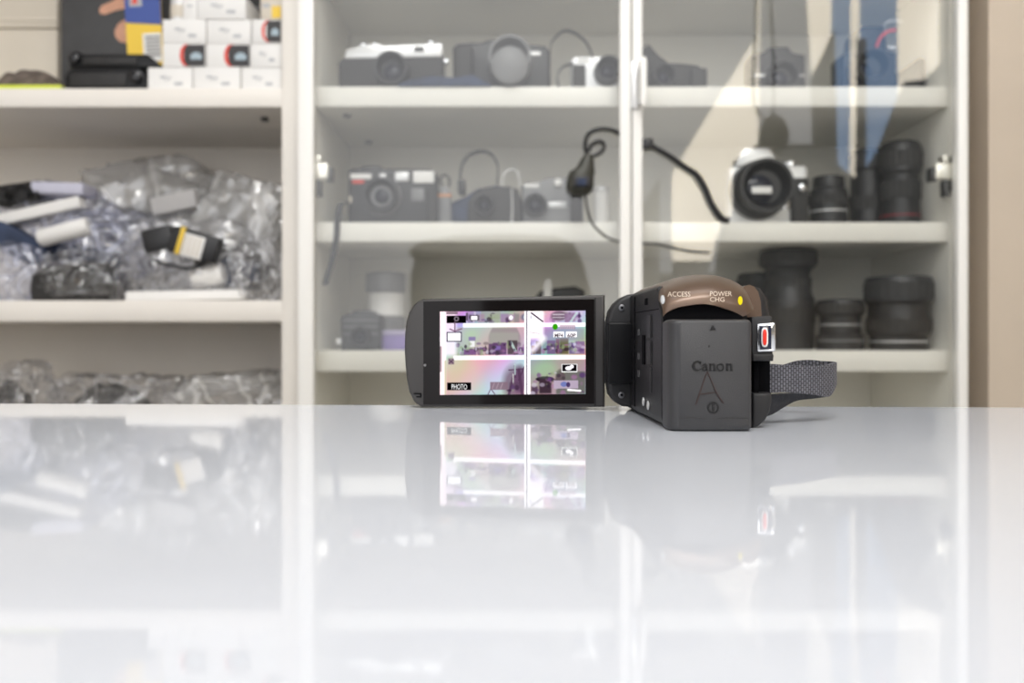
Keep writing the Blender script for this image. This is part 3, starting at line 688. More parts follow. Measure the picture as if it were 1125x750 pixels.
for r, items in rows:
    z0 = A1z + r*(bh+.0002)
    for (u0, u1, kind, lab) in items:
        dd = random.uniform(0, .004)
        t = thing('product_box', lab, 'box', (X((u0+u1)/2, D), D+dd+.04, z0), 'small white boxes stacked on the top shelf')
        m = cream_card if kind == 'ylab' else white_card
        b = B(); b.box(X(u0, D), X(u1, D), D+dd, D+dd+.085, z0, z0+bh, bev=.0012); b.build('carton', m, t)
        yf = D+dd
        def q(bb, a, c, v0, v1, mi, off=.0005):  # fractions of the face
            bb.box(X(u0+(u1-u0)*a, D), X(u0+(u1-u0)*c, D), yf-off, yf+.001, z0+bh*(1-v1), z0+bh*(1-v0), mi)
        if kind == 'pic':
            b = B(); q(b, .50, .99, .05, .96, 0)
            xc = X(u0+(u1-u0)*.55, D); zc = z0+bh*.5
            arc = [(xc-.006+.0075*abs(math.sin(a))**2-.003, zc+bh*.47*math.cos(a)) for a in [k*math.pi/10 for k in range(11)]]
            outer = [(X(u0+(u1-u0)*.57, D)-.0105*math.sin(k*math.pi/10), zc+bh*.46*math.cos(k*math.pi/10)) for k in range(11)]
            inner = [(X(u0+(u1-u0)*.62, D)-.0085*math.sin(k*math.pi/10), zc+bh*.46*math.cos(k*math.pi/10)) for k in range(11)][::-1]
            b.prism(outer+inner, yf-.001, yf+.0005, 1)
            q(b, .66, .92, .45, .68, 2, .001); q(b, .72, .86, .38, .46, 2, .001)
            b.build('printed_picture', [ink_black, ink_red, ink_blue], t)
        elif kind == 'ylab':
            b = B(); q(b, .55, .98, .45, .95, 0); q(b, .1, .45, .35, .5, 1); b.build('sticker', [ylw, ink_grey], t)
        else:
            b = B()
            w = u1-u0
            if w > 30:
                q(b, .28, .42, .36, .44, 0); q(b, .45, .52, .40, .45, 0); q(b, .60, .78, .62, .74, 0); q(b, .36, .5, .50, .53, 0)
            else: q(b, .3, .7, .4, .46, 0)
            b.build('printed_text', ink_grey, t)
z3 = A1z + 3*(bh+.0002)
t = thing('silver_roll', 'silver grey upright roll at the left end of the top row of boxes', 'roll', (X(189, D), D+.03, z3))
b = B(); b.lathe([(.0125, 0), (.0135, .002), (.0135, .04), (.012, .042)], (X(189.5, D), D+.03, z3), n=28); b.build('roll', silver_pl, t)
b = B(); b.lathe([(.0138, .010), (.0141, .011), (.0141, .028), (.0138, .029)], (X(189.5, D), D+.03, z3), n=28); b.build('band', cream_card, t)
D = 1.46
t = thing('dark_case', 'dark case standing upright behind the stacked white boxes', 'case', (X(290, D), D+.03, A1z))
body(t, 'body', [(255, None), (255, -40), (262, -46), (326, -46), (330, -40), (330, None)], D, .06, A1z, black_soft, .006)
b = B(); b.box(X(270, D), X(315, D), D-.004, D+.002, Z(12, D), Z(8, D), bev=.001); b.build('clasp', dark_metal, t)

# ------------------------------------------------------------------ plastic bags
film_grey = plastic_film('clear_film', (.97, .97, .98), .17, (.90, .90, .92), 12)
film_blue = plastic_film('bluish_film', (.93, .94, .99), .20, (.76, .79, .97), 13)
film_clear = plastic_film('thin_film', (.985, .985, .99), .035, (.85, .86, .92))
film_pale = plastic_film('milky_film', (.96, .96, .96), .58, (.95, .95, .95), 7)
def bag(label, u0, u1, v0, v1, D, zb, m, seed, depth=.10, group='plastic bags of accessories', rough=.17, lean=0.0, rest=False):
    bb = bmesh.new(); bmesh.ops.create_icosphere(bb, subdivisions=5, radius=1)
    cx, cz = X((u0+u1)/2, D), (Z(v0, D)+Z(v1, D))/2; hx, hz = (X(u1, D)-X(u0, D))/2, (Z(v0, D)-Z(v1, D))/2
    off = Vector((seed*7.3, seed*3.1, seed*1.7))
    def sg(a, p): return math.copysign(abs(a)**p, a)
    for v in bb.verts:
        n = v.co.normalized()
        c = Vector((sg(n.x, .75), sg(n.y, .8), sg(n.z, .8)))
        d1 = noise.noise(n*1.6+off)*rough*1.3
        rg = (1-abs(noise.noise(n*3.2+off*2)))**3*rough*.7 - rough*.2
        r2 = (1-abs(noise.noise(n*7+off*3)))**4*rough*.28
        c *= (1+d1+rg+r2)*.93
        p = Vector((cx+c.x*hx+lean*c.z*hx, D+depth/2+c.y*depth/2, cz+c.z*hz))
        p.z = max(p.z, zb+.0005*(1+noise.noise(n*9)))
        p.y = min(max(p.y, SY+.004), SB-.008); p.x = min(p.x, LX1-.002)
        v.co = p
    b = B(); b.merge(bb)
    o = b.build('plastic_bag', m, None, smooth=40)
    return tag(o, label, 'bag', group)
S = B1z
bag('grey clear plastic bag on top of the pile reaching up to the shelf', 72, 244, 167, 262, 1.44, S, film_pale, 1, .12)
bag('bluish plastic bag of dark cables at the far left of the pile', -25, 118, 196, 290, 1.40, S, film_blue, 2, .12)
bag('bluish plastic bag in the left bottom corner of the pile', -40, 48, 262, 334, 1.345, S, film_blue, 3, .10)
bag('plastic bag with a white tube in the left half of the pile', 40, 165, 222, 305, 1.37, S, film_blue, 4, .12)
bag('clear plastic bag holding the black pouch at the front of the pile', 24, 128, 272, 334, 1.335, S, film_clear, 5, .09)
bag('large milky plastic bag holding the yellow-striped charger', 118, 275, 232, 334, 1.335, S, film_grey, 6, .11)
bag('tall milky plastic bag leaning against the right side of the bookcase', 206, 312, 190, 320, 1.40, S, film_pale, 8, .13, rough=.26)
bag('small silvery crinkled bag in the right bottom corner of the pile', 252, 309, 262, 334, 1.325, S, film_grey, 9, .08, rough=.3)
bag('plastic bag behind the charger in the middle of the pile', 120, 228, 215, 330, 1.46, S, film_grey, 10, .10)
# things inside and between the bags
D = 1.35
t = thing('camera_pouch', 'black zipped camera pouch in a clear bag at the front of the pile', 'pouch', (X(73, D), D+.02, S))
b = B(); b.prism(poly_px([(32, None), (31, 312), (34, 300), (44, 293), (90, 286), (106, 287), (114, 296), (117, 315), (116, None)], D, S+.0015), D, D+.045, bev=.008, seg=4); b.build('body', black_soft, t)
b = B(); b.tube(spline([P(34, 303, D-.001), P(48, 297, D-.002), P(90, 290, D-.002), P(112, 298, D-.001)], 6), .0016); b.build('zip', grey_pl, t)
D = 1.322
t = thing('battery_charger', 'black battery charger with yellow stripe and pale label lying on the milky bag', 'charger', (X(212, D), D+.02, Z(285, D)))
M = Matrix.Translation(P(212, 268, D)) @ Matrix.Rotation(math.radians(16), 4, 'Y')
s = D/F
b = B(); b.box(-27*s, 27*s, 0, .024, -15*s, 15*s, bev=.004, M=M); b.build('body', black_pl, t)
b = B(); b.box(-17*s, -12*s, -.001, .012, -15.2*s, 15.2*s, bev=.0003, M=M); b.build('yellow_stripe', ylw, t)
b = B(); b.box(-11*s, 12*s, -.001, .012, -15*s, 10*s, 0, bev=.0003, M=M)
for i in range(4): b.box(-9*s+i*5*s, -7*s+i*5*s, -.0015, .01, -13*s, 8*s, 1, M=M)
b.build('label', [white_card, cream_card], t)
D = 1.328
t = thing('black_adapter', 'black power adapter left of the yellow-striped charger', 'adapter', (X(172, D), D+.02, Z(290, D)))
M = Matrix.Translation(P(172, 262, D)) @ Matrix.Rotation(math.radians(-14), 4, 'Y')
b = B(); b.box(-17*s, 17*s, 0, .024, -13*s, 13*s, bev=.004, M=M); b.build('body', black_pl, t)
b = B(); b.tube(spline([P(164, 274, D+.01), P(170, 286, D+.002), P(190, 292, D), P(212, 294, D+.004), P(226, 288, D+.01)], 7), .0028); b.build('cable', black_pl, t)
def card(name, label, uc, vc, w, h, rot, D, th, m, cat, bev=.001):
    s = D/F; M = Matrix.Translation(P(uc, vc, D)) @ Matrix.Rotation(math.radians(rot), 4, 'Y')
    b = B(); b.box(-w/2*s, w/2*s, 0, th, -h/2*s, h/2*s, bev=bev, M=M); return tag(b.build(name, m), label, cat)
card('booklet', 'white folded booklet lying in the bottom of the milky bag', 203, 324.3, 132, 11, -1, 1.332, .05, white_card, 'booklet', .003)
card('booklet', 'white booklet slanting at the far left of the pile', 38, 232, 100, 13, -13, 1.385, .05, white_card, 'booklet', .003)
card('booklet', 'pale lilac booklet near the top left of the pile', 62, 206, 58, 13, 2, 1.385, .05, mat('lilac_paper', (.60, .60, .72), .6), 'booklet', .003)
card('blue_case', 'dark blue flat case at the left edge of the pile', 18, 268, 62, 26, 30, 1.375, .04, navy_m, 'case', .004)
card('cable_box', 'dark cable pack at the top left of the pile', 20, 212, 52, 24, -8, 1.40, .05, black_soft, 'pack', .006)
card('blue_pouch', 'dark blue pouch between the white tube and the black pouch', 82, 279, 84, 20, 8, 1.395, .04, navy_m, 'pouch', .006)
card('dark_case', 'dark case behind the milky bag in the middle of the pile', 162, 228, 60, 22, -24, 1.46, .05, black_soft, 'case', .006)
card('pale_box', 'pale box showing above the charger in the middle of the pile', 190, 222, 50, 20, -12, 1.43, .05, mat('grey_card', (.50, .49, .49), .6), 'box', .003)
card('dark_pouch', 'dark pouch behind the silvery bag at the right of the pile', 248, 286, 74, 34, -8, 1.40, .05, black_soft, 'pouch', .008)
card('grey_sleeve', 'blue-grey sleeve beside the white pad at the right of the pile', 260, 300, 40, 30, 6, 1.37, .04, navy_m, 'sleeve', .005)
def rod(name, label, u0, v0, u1, v1, r, D, m, cat):
    b = B(); a, c = P(u0, v0, D), P(u1, v1, D); d = (c-a).normalized()*.004
    b.tube([a, a+d, c-d, c], [r*.85, r, r, r*.85], n=20); return tag(b.build(name, m), label, cat)
rod('white_tube', 'white plastic tube lying in the left half of the pile', 44, 262, 98, 248, .014, 1.372, white_card, 'tube')
rod('white_pad', 'short white roll beside the charger in the milky bag', 212, 305, 246, 300, .018, 1.357, white_card, 'roll')
b = B(); D = 1.395
pts = [P(14+18*math.cos(k*.7)+k*.5, 212+9*math.sin(k*.7), D+.01*math.sin(k*1.3)) for k in range(26)]
b.tube(spline(pts, 4), .0024); tag(b.build('cable', black_pl), 'coiled black cable at the upper left of the pile', 'cable')
b = B(); D = 1.36
pts = [P(278+16*math.cos(k*.8), 296+16*math.sin(k*.8), D+.002*k) for k in range(20)]
b.tube(spline(pts, 4), .003); tag(b.build('cable', black_pl), 'coiled dark cable inside the silvery bag', 'cable')
# bottom shelf
S2 = C1z
bag('clear bag with white crinkles at the left end of the bottom shelf', -30, 34, 403, 462, 1.36, S2, film_grey, 21, .12, 'plastic bags on the bottom shelf', .3)
bag('clear plastic bag around dark pouch on the bottom shelf', 46, 186, 411, 462, 1.37, S2, film_grey, 22, .12, 'plastic bags on the bottom shelf', .28)
bag('grey flat plastic bag at the right end of the bottom shelf', 186, 312, 412, 462, 1.38, S2, film_pale, 23, .12, 'plastic bags on the bottom shelf', .28)
pile('dark pouch inside the bag in the middle of the bottom shelf', 68, 160, 415, 1.395, S2, black_soft, 9, 'dark_pouch', 'pouch')
pile('dark bundle inside the bag at the left end of the bottom shelf', -26, 26, 416, 1.395, S2, black_soft, 12, 'dark_bundle', 'bundle')
pile('grey-brown cloth inside the flat bag on the bottom shelf', 196, 304, 424, 1.405, S2, brown, 14, 'cloth', 'cloth')

# ------------------------------------------------------------------ THE CAMCORDER
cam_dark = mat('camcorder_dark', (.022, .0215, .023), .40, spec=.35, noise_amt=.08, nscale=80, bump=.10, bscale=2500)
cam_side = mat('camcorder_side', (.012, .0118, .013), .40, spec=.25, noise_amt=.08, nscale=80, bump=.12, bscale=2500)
batt_m = mat('battery_plastic', (.036, .036, .039), .42, noise_amt=.06, nscale=60, bump=.16, bscale=3000)
bronze = mat('bronze_paint', (.135, .088, .062), .38, metal=.55, noise_amt=.05, nscale=50, coat=.2)
pit_m = mat('black_recess', (.004, .004, .005), .8, spec=.05)
emb_m = mat('embossed_black', (.008, .008, .009), .35)
lcdframe_m = mat('lcd_frame', (.040, .037, .036), .38, noise_amt=.05, nscale=60, bump=.08, bscale=2000)
pale_ink = mat('pale_ink', (.62, .52, .42), .5)
BX0f, BX0r, BX1 = .0508, .0536, .0845
cc = thing('camcorder', 'brown and black camcorder with its screen flipped open on the white table', 'camcorder', (.068, .35, TZ))
def bx0(d): return BX0r+(BX0f-BX0r)*(d-.312)/(.40-.312)
# main body: lofted along the depth, bottom edges rounded
def body_ring(d, top=.0188, ins=0.0):
    l, r = bx0(d)+ins, BX1-ins; bt = TZ+ins; rr = .004
    pts = []
    for cx_, cz_, a0 in ((l+rr, bt+rr, 180), (r-rr, bt+rr, 270)):
        for k in range(6):
            a = math.radians(a0+k*18); pts.append((cx_+rr*math.cos(a), cz_+rr*math.sin(a)))
    pts += [(r, top-ins*1.5-.001), (r-.001, top-ins*1.5), (l+.001, top-ins*1.5), (l, top-ins*1.5-.001)]
    return [Vector((x, d, z)) for x, z in pts]
def body_ring_top(d, ins=0):
    return body_ring(d, .0186, ins)
b = B(); b.loft([body_ring(.3125, .0070, .0008), body_ring(.3135, .0078), body_ring(.322, .0186), body_ring(.36, .0186), body_ring(.396, .0186), body_ring(.399, .0180, .001)])
b.build('body', cam_side, cc)
# domed bronze top: from the lower arch over the battery up and over to the front
low = [(.0538, .0072), (.0550, .0087), (.0585, .01036), (.0628, .0112), (.0670, .01163), (.0710, .0112), (.0746, .0102), (.0790, .0088), (.0822, .0072)]
topa = [(.0534, .0150), (.0545, .0192), (.0612, .0222), (.0660, .0233), (.0715, .0238), (.0775, .0233), (.0835, .0213), (.0873, .0180), (.0893, .0120)]
def smooth_arch(a, n=40):
    return [(p.x, p.z) for p in spline([Vector((x, 0, z)) for x, z in a], max(1, n//(len(a)-1)))]
low, topa = smooth_arch(low), smooth_arch(topa)
rings = []
for k in range(13):
    tt = math.pi/2*(1-k/12)
    d = .335-.0265*math.sin(tt); w = math.cos(tt)
    rings.append([Vector((lo_[0]+(hi_[0]-lo_[0])*w**.8, d+.010*abs(i/(len(low)-1)-.5)**2*(1-w), lo_[1]+(hi_[1]-lo_[1])*w)) for i, (lo_, hi_) in enumerate(zip(low, topa))])
for d in (.35, .37, .388, .396):
    sx = bx0(d)-bx0(.335); dz = 0 if d < .38 else -.0015*(d-.38)/.016
    rings.append([Vector((x+sx*(1-i/(len(topa)-1)), d, z+dz)) for i, (x, z) in enumerate(topa)])
# thickness: duplicate inside
b = B(); bb = bmesh.new(); R = [[bb.verts.new(p) for p in r] for r in rings]
for i in range(len(R)-1):
    for j in range(len(R[0])-1): bb.faces.new((R[i][j], R[i][j+1], R[i+1][j+1], R[i+1][j]))
bmesh.ops.recalc_face_normals(bb, faces=bb.faces[:])
bvh = BVHTree.FromBMesh(bb)
bmesh.ops.solidify(bb, geom=bb.faces[:], thickness=.0012)
b.merge(bb); dome = b.build('top_cover', bronze, cc, smooth=50)
# dark recess plate under the arch
b = B(); b.prism([(.0545, .0000)]+[(x, z) for x, z in low[1:-1]]+[(.0822, .0000)], .3105, .3128); b.build('recess_plate', pit_m, cc)
def on_dome(u, v, off=.00025):
    d = Vector(((u-CX)/F, 1, (HY-v)/F)).normalized(); h = bvh.ray_cast(Vector((0, 0, 0)), d)
    if h[0] is None: return None
    return h[0]-d*off
def dome_text(b, body_, uc, vc, wpx, hpx, curve=0.0, mi=0):
    tbm, w, h = text_bm(body_, .01)
    bmesh.ops.subdivide_edges(tbm, edges=tbm.edges[:], cuts=1)
    kill = []
    for v in tbm.verts:
        fx = v.co.x/w; q = on_dome(uc+fx*wpx, vc-v.co.y/h*hpx+curve*(fx*2)**2)
        if q is None: kill.append(v)
        else: v.co = q
    if kill: bmesh.ops.delete(tbm, geom=kill, context='VERTS')
    b.merge(tbm, mi)
b = B(); dome_text(b, 'ACCESS', 746, 323, 25, 5.4, 0); dome_text(b, 'POWER', 792, 322.5, 24, 5.2, 0); dome_text(b, 'CHG', 788, 328.8, 16, 5.0, 0)
b.build('printed_text', pale_ink, dome, flat=True, smooth=0)
def dome_dot(u, v, ru, rv, m, name):
    b = B(); bb = bmesh.new(); c = bb.verts.new(on_dome(u, v, .0006)); ring = []
    for k in range(20):
        q = on_dome(u+ru*math.cos(k*math.pi/10), v+rv*math.sin(k*math.pi/10), .0003)
        if q is not None: ring.append(bb.verts.new(q))
    for i in range(len(ring)): bb.faces.new((c, ring[i], ring[(i+1) % len(ring)]))
    b.merge(bb); return b.build(name, m, dome)
dome_dot(728, 329, 2.4, 5, mat('pale_led', (.62, .64, .66), .25), 'access_light')
dome_dot(813.3, 330, 2.5, 4.8, emit('yellow_led', (1.0, .80, .02), 1.0), 'charge_light')

# battery
bt0 = .300
b = B(); bz1 = Z(350.5, bt0)
bxl, bxr = .0538, .0829
def rrect(x0, x1, z0, z1, r, n=5):
    pts = []
    for cx_, cz_, a0 in ((x1-r, z1-r, 0), (x0+r, z1-r, 90), (x0+r, z0+r, 180), (x1-r, z0+r, 270)):
        for k in range(n+1):
            a = math.radians(a0+90*k/n); pts.append((cx_+r*math.cos(a), cz_+r*math.sin(a)))
    return pts
rings = []
for d, ins, rr, insl in ((.3125, 0, .0016, 0), (.3040, 0, .0016, 0), (.3022, .0002, .0016, .0006), (.3010, .0005, .0016, .0015), (.3003, .0010, .0016, .0025), (.3000, .0016, .0016, .0034)):
    rings.append([Vector((x, d, z)) for x, z in rrect(bxl+insl, bxr-ins, TZ+ins*.6, bz1-ins*.6, rr)])
b.loft(rings); bat = b.build('battery', batt_m, cc, smooth=60)
# writing pressed into the battery
DB = bt0
def bp_(u, v): return (X(u, DB), Z(v, DB))
def stroke(b, pts, w, th=.0003, mi=0):
    """a pen stroke on the battery face, px points, width px (list or value)"""
    pts = spline([P(u, v, DB-.00002) for u, v in pts], 6) if len(pts) > 2 else [P(u, v, DB-.00002) for u, v in pts]
    L, R = [], []
    for i, p in enumerate(pts):
        t = (pts[min(i+1, len(pts)-1)]-pts[max(i-1, 0)]).normalized(); nrm = Vector((-t.z, 0, t.x))
        f = i/(len(pts)-1); ww = (w[0]+(w[1]-w[0])*f if len(w) == 2 else w[0]+(w[1]-w[0])*min(1, 2*f) if f < .5 else w[1]+(w[2]-w[1])*(2*f-1)) if isinstance(w, tuple) else w
        L.append(p+nrm*ww/2*DB/F); R.append(p-nrm*ww/2*DB/F)
    bb = bmesh.new(); l = [bb.verts.new(p-Vector((0, th, 0))) for p in L]; r = [bb.verts.new(p-Vector((0, th, 0))) for p in R]
    l2 = [bb.verts.new(p) for p in L]; r2 = [bb.verts.new(p) for p in R]
    for i in range(len(l)-1):
        bb.faces.new((l[i], r[i], r[i+1], l[i+1])); bb.faces.new((l[i], l[i+1], l2[i+1], l2[i])); bb.faces.new((r[i+1], r[i], r2[i], r2[i+1]))
    b.merge(bb, mi)
b = B()
# C a n o n, heavy wedge-serif letters
stroke(b, [(769.5, 399.2), (767.6, 397.2), (764.4, 397.4), (761.6, 401.4), (763.4, 405.6), (767, 406.6), (770, 404.2)], (1.2, 3.2, .8))
stroke(b, [(769.8, 396.6), (769.2, 400.2)], (1.6, .6))
def letter_a(x): stroke(b, [(x, 401.0), (x+2.4, 399.6), (x+4.4, 401.0), (x+4.6, 406.6)], (1.0, 2.0)); stroke(b, [(x+4.2, 402.6), (x+.8, 403.2), (x+.2, 405.4), (x+2.2, 406.8), (x+4.6, 404.8)], (1.0, 1.8, .8)); stroke(b, [(x+4.4, 406.0), (x+6.4, 406.6)], (1.4, .8))
def letter_n(x):
    stroke(b, [(x+1.6, 399.4), (x+1.6, 406.8)], 2.1); stroke(b, [(x+.1, 400.1), (x+2, 399.5)], (.7, 1.2)); stroke(b, [(x+.3, 406.6), (x+3.2, 406.6)], .8)
    stroke(b, [(x+2.2, 401.4), (x+4.2, 399.9), (x+6.0, 400.8), (x+6.3, 406.8)], (1.0, 1.9, 2.1)); stroke(b, [(x+4.9, 406.6), (x+8, 406.6)], .8)
letter_a(771.6); letter_n(778.6)
stroke(b, [(791.2, 399.7), (788.4, 401.0), (788.0, 403.6), (789.4, 406.2), (791.6, 406.7), (794.2, 405.2), (794.6, 402.4), (793.4, 400.2), (791.2, 399.7)], 1.7)
letter_n(797.2)
b.build('brand_lettering', emb_m, bat, flat=True, smooth=0)
b = B()
stroke(b, [(764.2, 444.6), (769, 431), (774.5, 414), (777.5, 407.8)], (1.1, 1.0)); stroke(b, [(777.0, 408), (782, 419), (787, 431), (792.5, 439.5), (795, 442.5)], (1.0, 1.2)); stroke(b, [(768.5, 433), (776, 432), (787, 430.5)], .9)
b.build('scratched_letter', mat('scratch_red_brown', (.035, .016, .014), .5), bat, flat=True, smooth=0)
b = B()
stroke(b, [(783.5+5.4*math.cos(k*math.pi/8), 447.5+5.6*math.sin(k*math.pi/8)) for k in range(17)], 1.6)
stroke(b, [(783.6, 446.2), (783.6, 451)], 2.0); stroke(b, [(783.6, 443.4), (783.6, 444.9)], 2.0)
b.prism([bp_(779.8, 362), bp_(786.2, 362), bp_(783, 357)], DB-.0003, DB+.0005)
b.prism([(bp_(779, 380)[0]+.0003*math.cos(k*.7), bp_(779, 380)[1]+.0003*math.sin(k*.7)) for k in range(9)], DB-.0003, DB+.0005)
b.build('moulded_marks', emb_m, bat, flat=True, smooth=0)
b = B(); rnd = random.Random(4); u = 746.0
while u < 821:
    w = rnd.uniform(1.0, 2.6); stroke(b, [(u, 459.2), (u+w, 459.2)], rnd.uniform(.7, 1.5), .0001); u += w+rnd.choice((.7, .7, 1.8))
b.build('fine_print', mat('fine_print_grey', (.034, .033, .034), .5), bat, flat=True, smooth=0)

# left side details (ports, buttons, seams), on the plane of the side
def side_pt(u, v):
    # the side plane: x = BX0r + (BX0f-BX0r)/(.088)*(d-.312)
    k = (BX0f-BX0r)/.088; a = (u-CX)/F
    d = (BX0r-k*.312)/(a-k); return Vector((a*d, d, (HY-v)/F*d))
def side_quad(b, u0, u1, v0, v1, mi=0, th=.0005):
    a, c = side_pt(u0, v0), side_pt(u1, v0); z1, z0 = a.z, side_pt(u0, v1).z
    bb = bmesh.new(); vs = []
    for off in (-th, .0006):
        for d, z in ((a.y, z0), (c.y, z0), (c.y, z1), (a.y, z1)):
            vs.append(bb.verts.new((bx0(d)+off, d, z)))
    for f in ((0, 1, 2, 3), (4, 7, 6, 5), (0, 4, 5, 1), (1, 5, 6, 2), (2, 6, 7, 3), (3, 7, 4, 0)): bb.faces.new([vs[i] for i in f])
    bmesh.ops.bevel(bb, geom=bb.edges[:], offset=.0001, segments=1, affect='EDGES')
    b.merge(bb, mi)
b = B(); side_quad(b, 706.5, 709, 368, 400, 0); b.build('speaker_slot', pit_m, cc)
for v0, v1 in ((346, 371), (374, 400)):
    b = B(); side_quad(b, 712.6, 716.2, v0, v1, 0, .0007); b.build('side_button', cam_dark, cc)
b = B(); side_quad(b, 714.2, 716.2, 403, 431, 0, .0005); b.build('port_cover', cam_dark, cc)
b = B(); side_quad(b, 709, 711.5, 328, 335, 0, .0003); b.build('microphone_slot', pit_m, cc)
for v in (365, 391, 410): 
    b = B(); side_quad(b, 701, 703, v-3.5, v+3.5, 0, .0003); b.build('side_mark', mat('side_mark_grey', (.06, .06, .062), .5), cc)
b = B(); side_quad(b, 697.4, 698, 326, 446, 0, .0003); side_quad(b, 697.4, 724, 343.2, 343.9, 0, .0002); b.build('seam', pit_m, cc)
for u, v in ((708, 441), (713.2, 445)):
    p = side_pt(u, v); b = B(); b.lathe([(.0006, 0), (.0017, .0002), (.0017, .0007), (.0010, .0008), (.0006, .0003)], (p.x, p.y, p.z), axis='X', n=14)
    b.bm.transform(Matrix.Translation(p) @ Matrix.Diagonal((-1, 1, 1, 1)) @ Matrix.Translation(-p)); b.build('side_screw', silver_pl, cc)

# hinge
hd = .380
def hp(pts, d): return [(X(u, d), Z(v, d)) for u, v in pts]
hin = B(); hin.prism(hp([(697, 322.5), (690, 323.3), (682, 327), (675, 333), (670, 341), (667.5, 352), (667, 385), (667.3, 420), (670, 434), (676, 442), (684, 446.5), (697, 447.2)], hd), hd, hd+.012, bev=.0018, seg=4)
hin = hin.build('hinge', cam_dark, cc)
b = B(); b.box(X(667, .377), X(696, .377), .3755, .386, Z(421.5, .377), Z(353.5, .377), bev=.0012, seg=3); b.build('hinge_barrel', mat('hinge_black', (.007, .007, .008), .4, spec=.15), hin)
for u, v in ((683.2, 338), (682.8, 433.7)):
    b = B(); b.lathe([(.0013, -.0003), (.00145, .0004), (.0011, .0006)], (X(u, hd), hd, Z(v, hd)), axis='Y', n=20, m=0)
    b.lathe([(.0006, .0003), (.0006, .0007), (.0002, .0007)], (X(u, hd), hd, Z(v, hd)), axis='Y', n=6, m=1); b.build('screw', [mat('dark_steel', (.16, .16, .17), .35, metal=.7), pit_m], hin)

# flip-out screen
pr, pl_ = Vector((X(664, .388), .388, 0)), Vector((X(444, .400), .400, 0))
axs = (pr-pl_); LW = axs.length; axs.normalize(); axn = Vector((0, 0, 1)).cross(axs)   # axn points away from the viewer
def lcd(u, v):
    # intersect the view ray with the panel plane -> local (s, z)
    d = Vector(((u-CX)/F, 1, (HY-v)/F)); tt = pl_.dot(axn)/d.dot(axn); q = d*tt
    return ((q-pl_).dot(axs), q.z)
ML = Matrix(((axs.x, axn.x, 0, pl_.x), (axs.y, axn.y, 0, pl_.y), (0, 0, 1, 0), (0, 0, 0, 1)))
frame_px = [(664, 323.8), (664, 447), (463, 446.9), (457.5, 443.8), (454, 440.5), (449, 430), (446.4, 416), (445, 402), (444, 385), (444.4, 368), (446, 353), (449, 343), (454.4, 334.4), (459, 330.6), (464.5, 328.2)]
lp = thing('screen_panel', 'x', 'x', (0, 0, 0)); 
bpy.data.objects.remove(lp)
b = B(); b.prism([lcd(u, v) for u, v in frame_px], 0, .0085, bev=.0011, seg=3, M=ML); lp = b.build('screen_panel', lcdframe_m, cc)
b = B(); b.prism([lcd(u, v) for u, v in ((465.3, 331), (653, 328.6), (653, 443.3), (465.3, 444.3))], -.0003, .001, M=ML); bez = b.build('bezel', mat('bezel_gloss', (.008, .0065, .0065), .06, spec=.16), lp)
b = B(); b.box(lcd(653.6, 380)[0], lcd(654.4, 380)[0], -.0002, .0005, lcd(654, 446)[1], lcd(654, 327)[1], M=ML); b.build('frame_seam', pit_m, lp)
b = B(); s0, z0 = lcd(454.5, 431.5); s1, z1 = lcd(463, 436.5)
b.prism([(s0, z0), (s1, z0), (s1, z1), (s0+.0012, z1), (s0+.0012, z1+.0006), (s1-.0006, z1+.0006), (s1-.0006, z0-.0006), (s0, z0-.0006)], -.0002, .0005, M=ML); b.build('latch_mark', pit_m, lp)
b = B(); b.box(LW-.0005, LW+.0012, .001, .0075, lcd(664, 421)[1], lcd(664, 353)[1], bev=.0003, M=ML); b.build('hinge_lug', black_pl, lp)
b = B(); b.lathe([(.0006, 0), (.0006, .001)], ML @ Vector((lcd(467, 401)[0], 0, lcd(467, 401)[1])), axis='Y', n=8); b.build('panel_mark', grey_pl, lp)

# the picture on the display
NX, NY = 336, 192
yy, xx = np.mgrid[0:NY, 0:NX]; cxp = 30+1040*(xx+.5)/NX; cyp = 55+585*(yy+.5)/NY
img = np.zeros((NY, NX, 3))
ph = (cxp*.0085+cyp*.011)
img[..., 0] = .80+.16*np.sin(ph*1.0+.6); img[..., 1] = .74+.16*np.sin(ph*1.0+2.6+.002*cyp); img[..., 2] = .78+.17*np.sin(ph*1.0+4.6)
fine = np.sin(cxp*.031+cyp*.012)*.05; img += fine[..., None]*np.array([1, -.6, .8])
rs = np.random.RandomState(3)
def mask_rect(x0, x1, y0, y1, s=5): 
    def st(a): return np.clip(a/s+.5, 0, 1)
    return st(cxp-x0)*st(x1-cxp)*st(cyp-y0)*st(y1-cyp)
def mask_ell(cx_, cy_, rx, ry, s=.15): return np.clip((1-np.sqrt(((cxp-cx_)/rx)**2+((cyp-cy_)/ry)**2))/s+.5, 0, 1)
def mask_line(x0, y0, x1, y1, w, s=4):
    dx, dy = x1-x0, y1-y0; t = np.clip(((cxp-x0)*dx+(cyp-y0)*dy)/(dx*dx+dy*dy), 0, 1)
    return np.clip((w/2-np.hypot(cxp-x0-t*dx, cyp-y0-t*dy))/s+.5, 0, 1)
def paint(m, c, a=1.0):
    global img
    m = (m*a)[..., None]; img = img*(1-m)+np.array(c)*m
# upper row
paint(mask_rect(230, 640, 50, 138), (.62, .50, .62), .5); paint(mask_rect(330, 470, 50, 110), (.60, .62, .50), .5); paint(mask_rect(690, 1070, 50, 138), (.85, .82, .80), .4)
for x, w, c in ((255, 60, (.45, .38, .50)), (330, 50, (.66, .48, .60)), (420, 80, (.60, .66, .52)), (500, 60, (.58, .38, .66)), (585, 40, (.42, .44, .46))): paint(mask_rect(x-w/2, x+w/2, 75, 136, 14), c, .55)
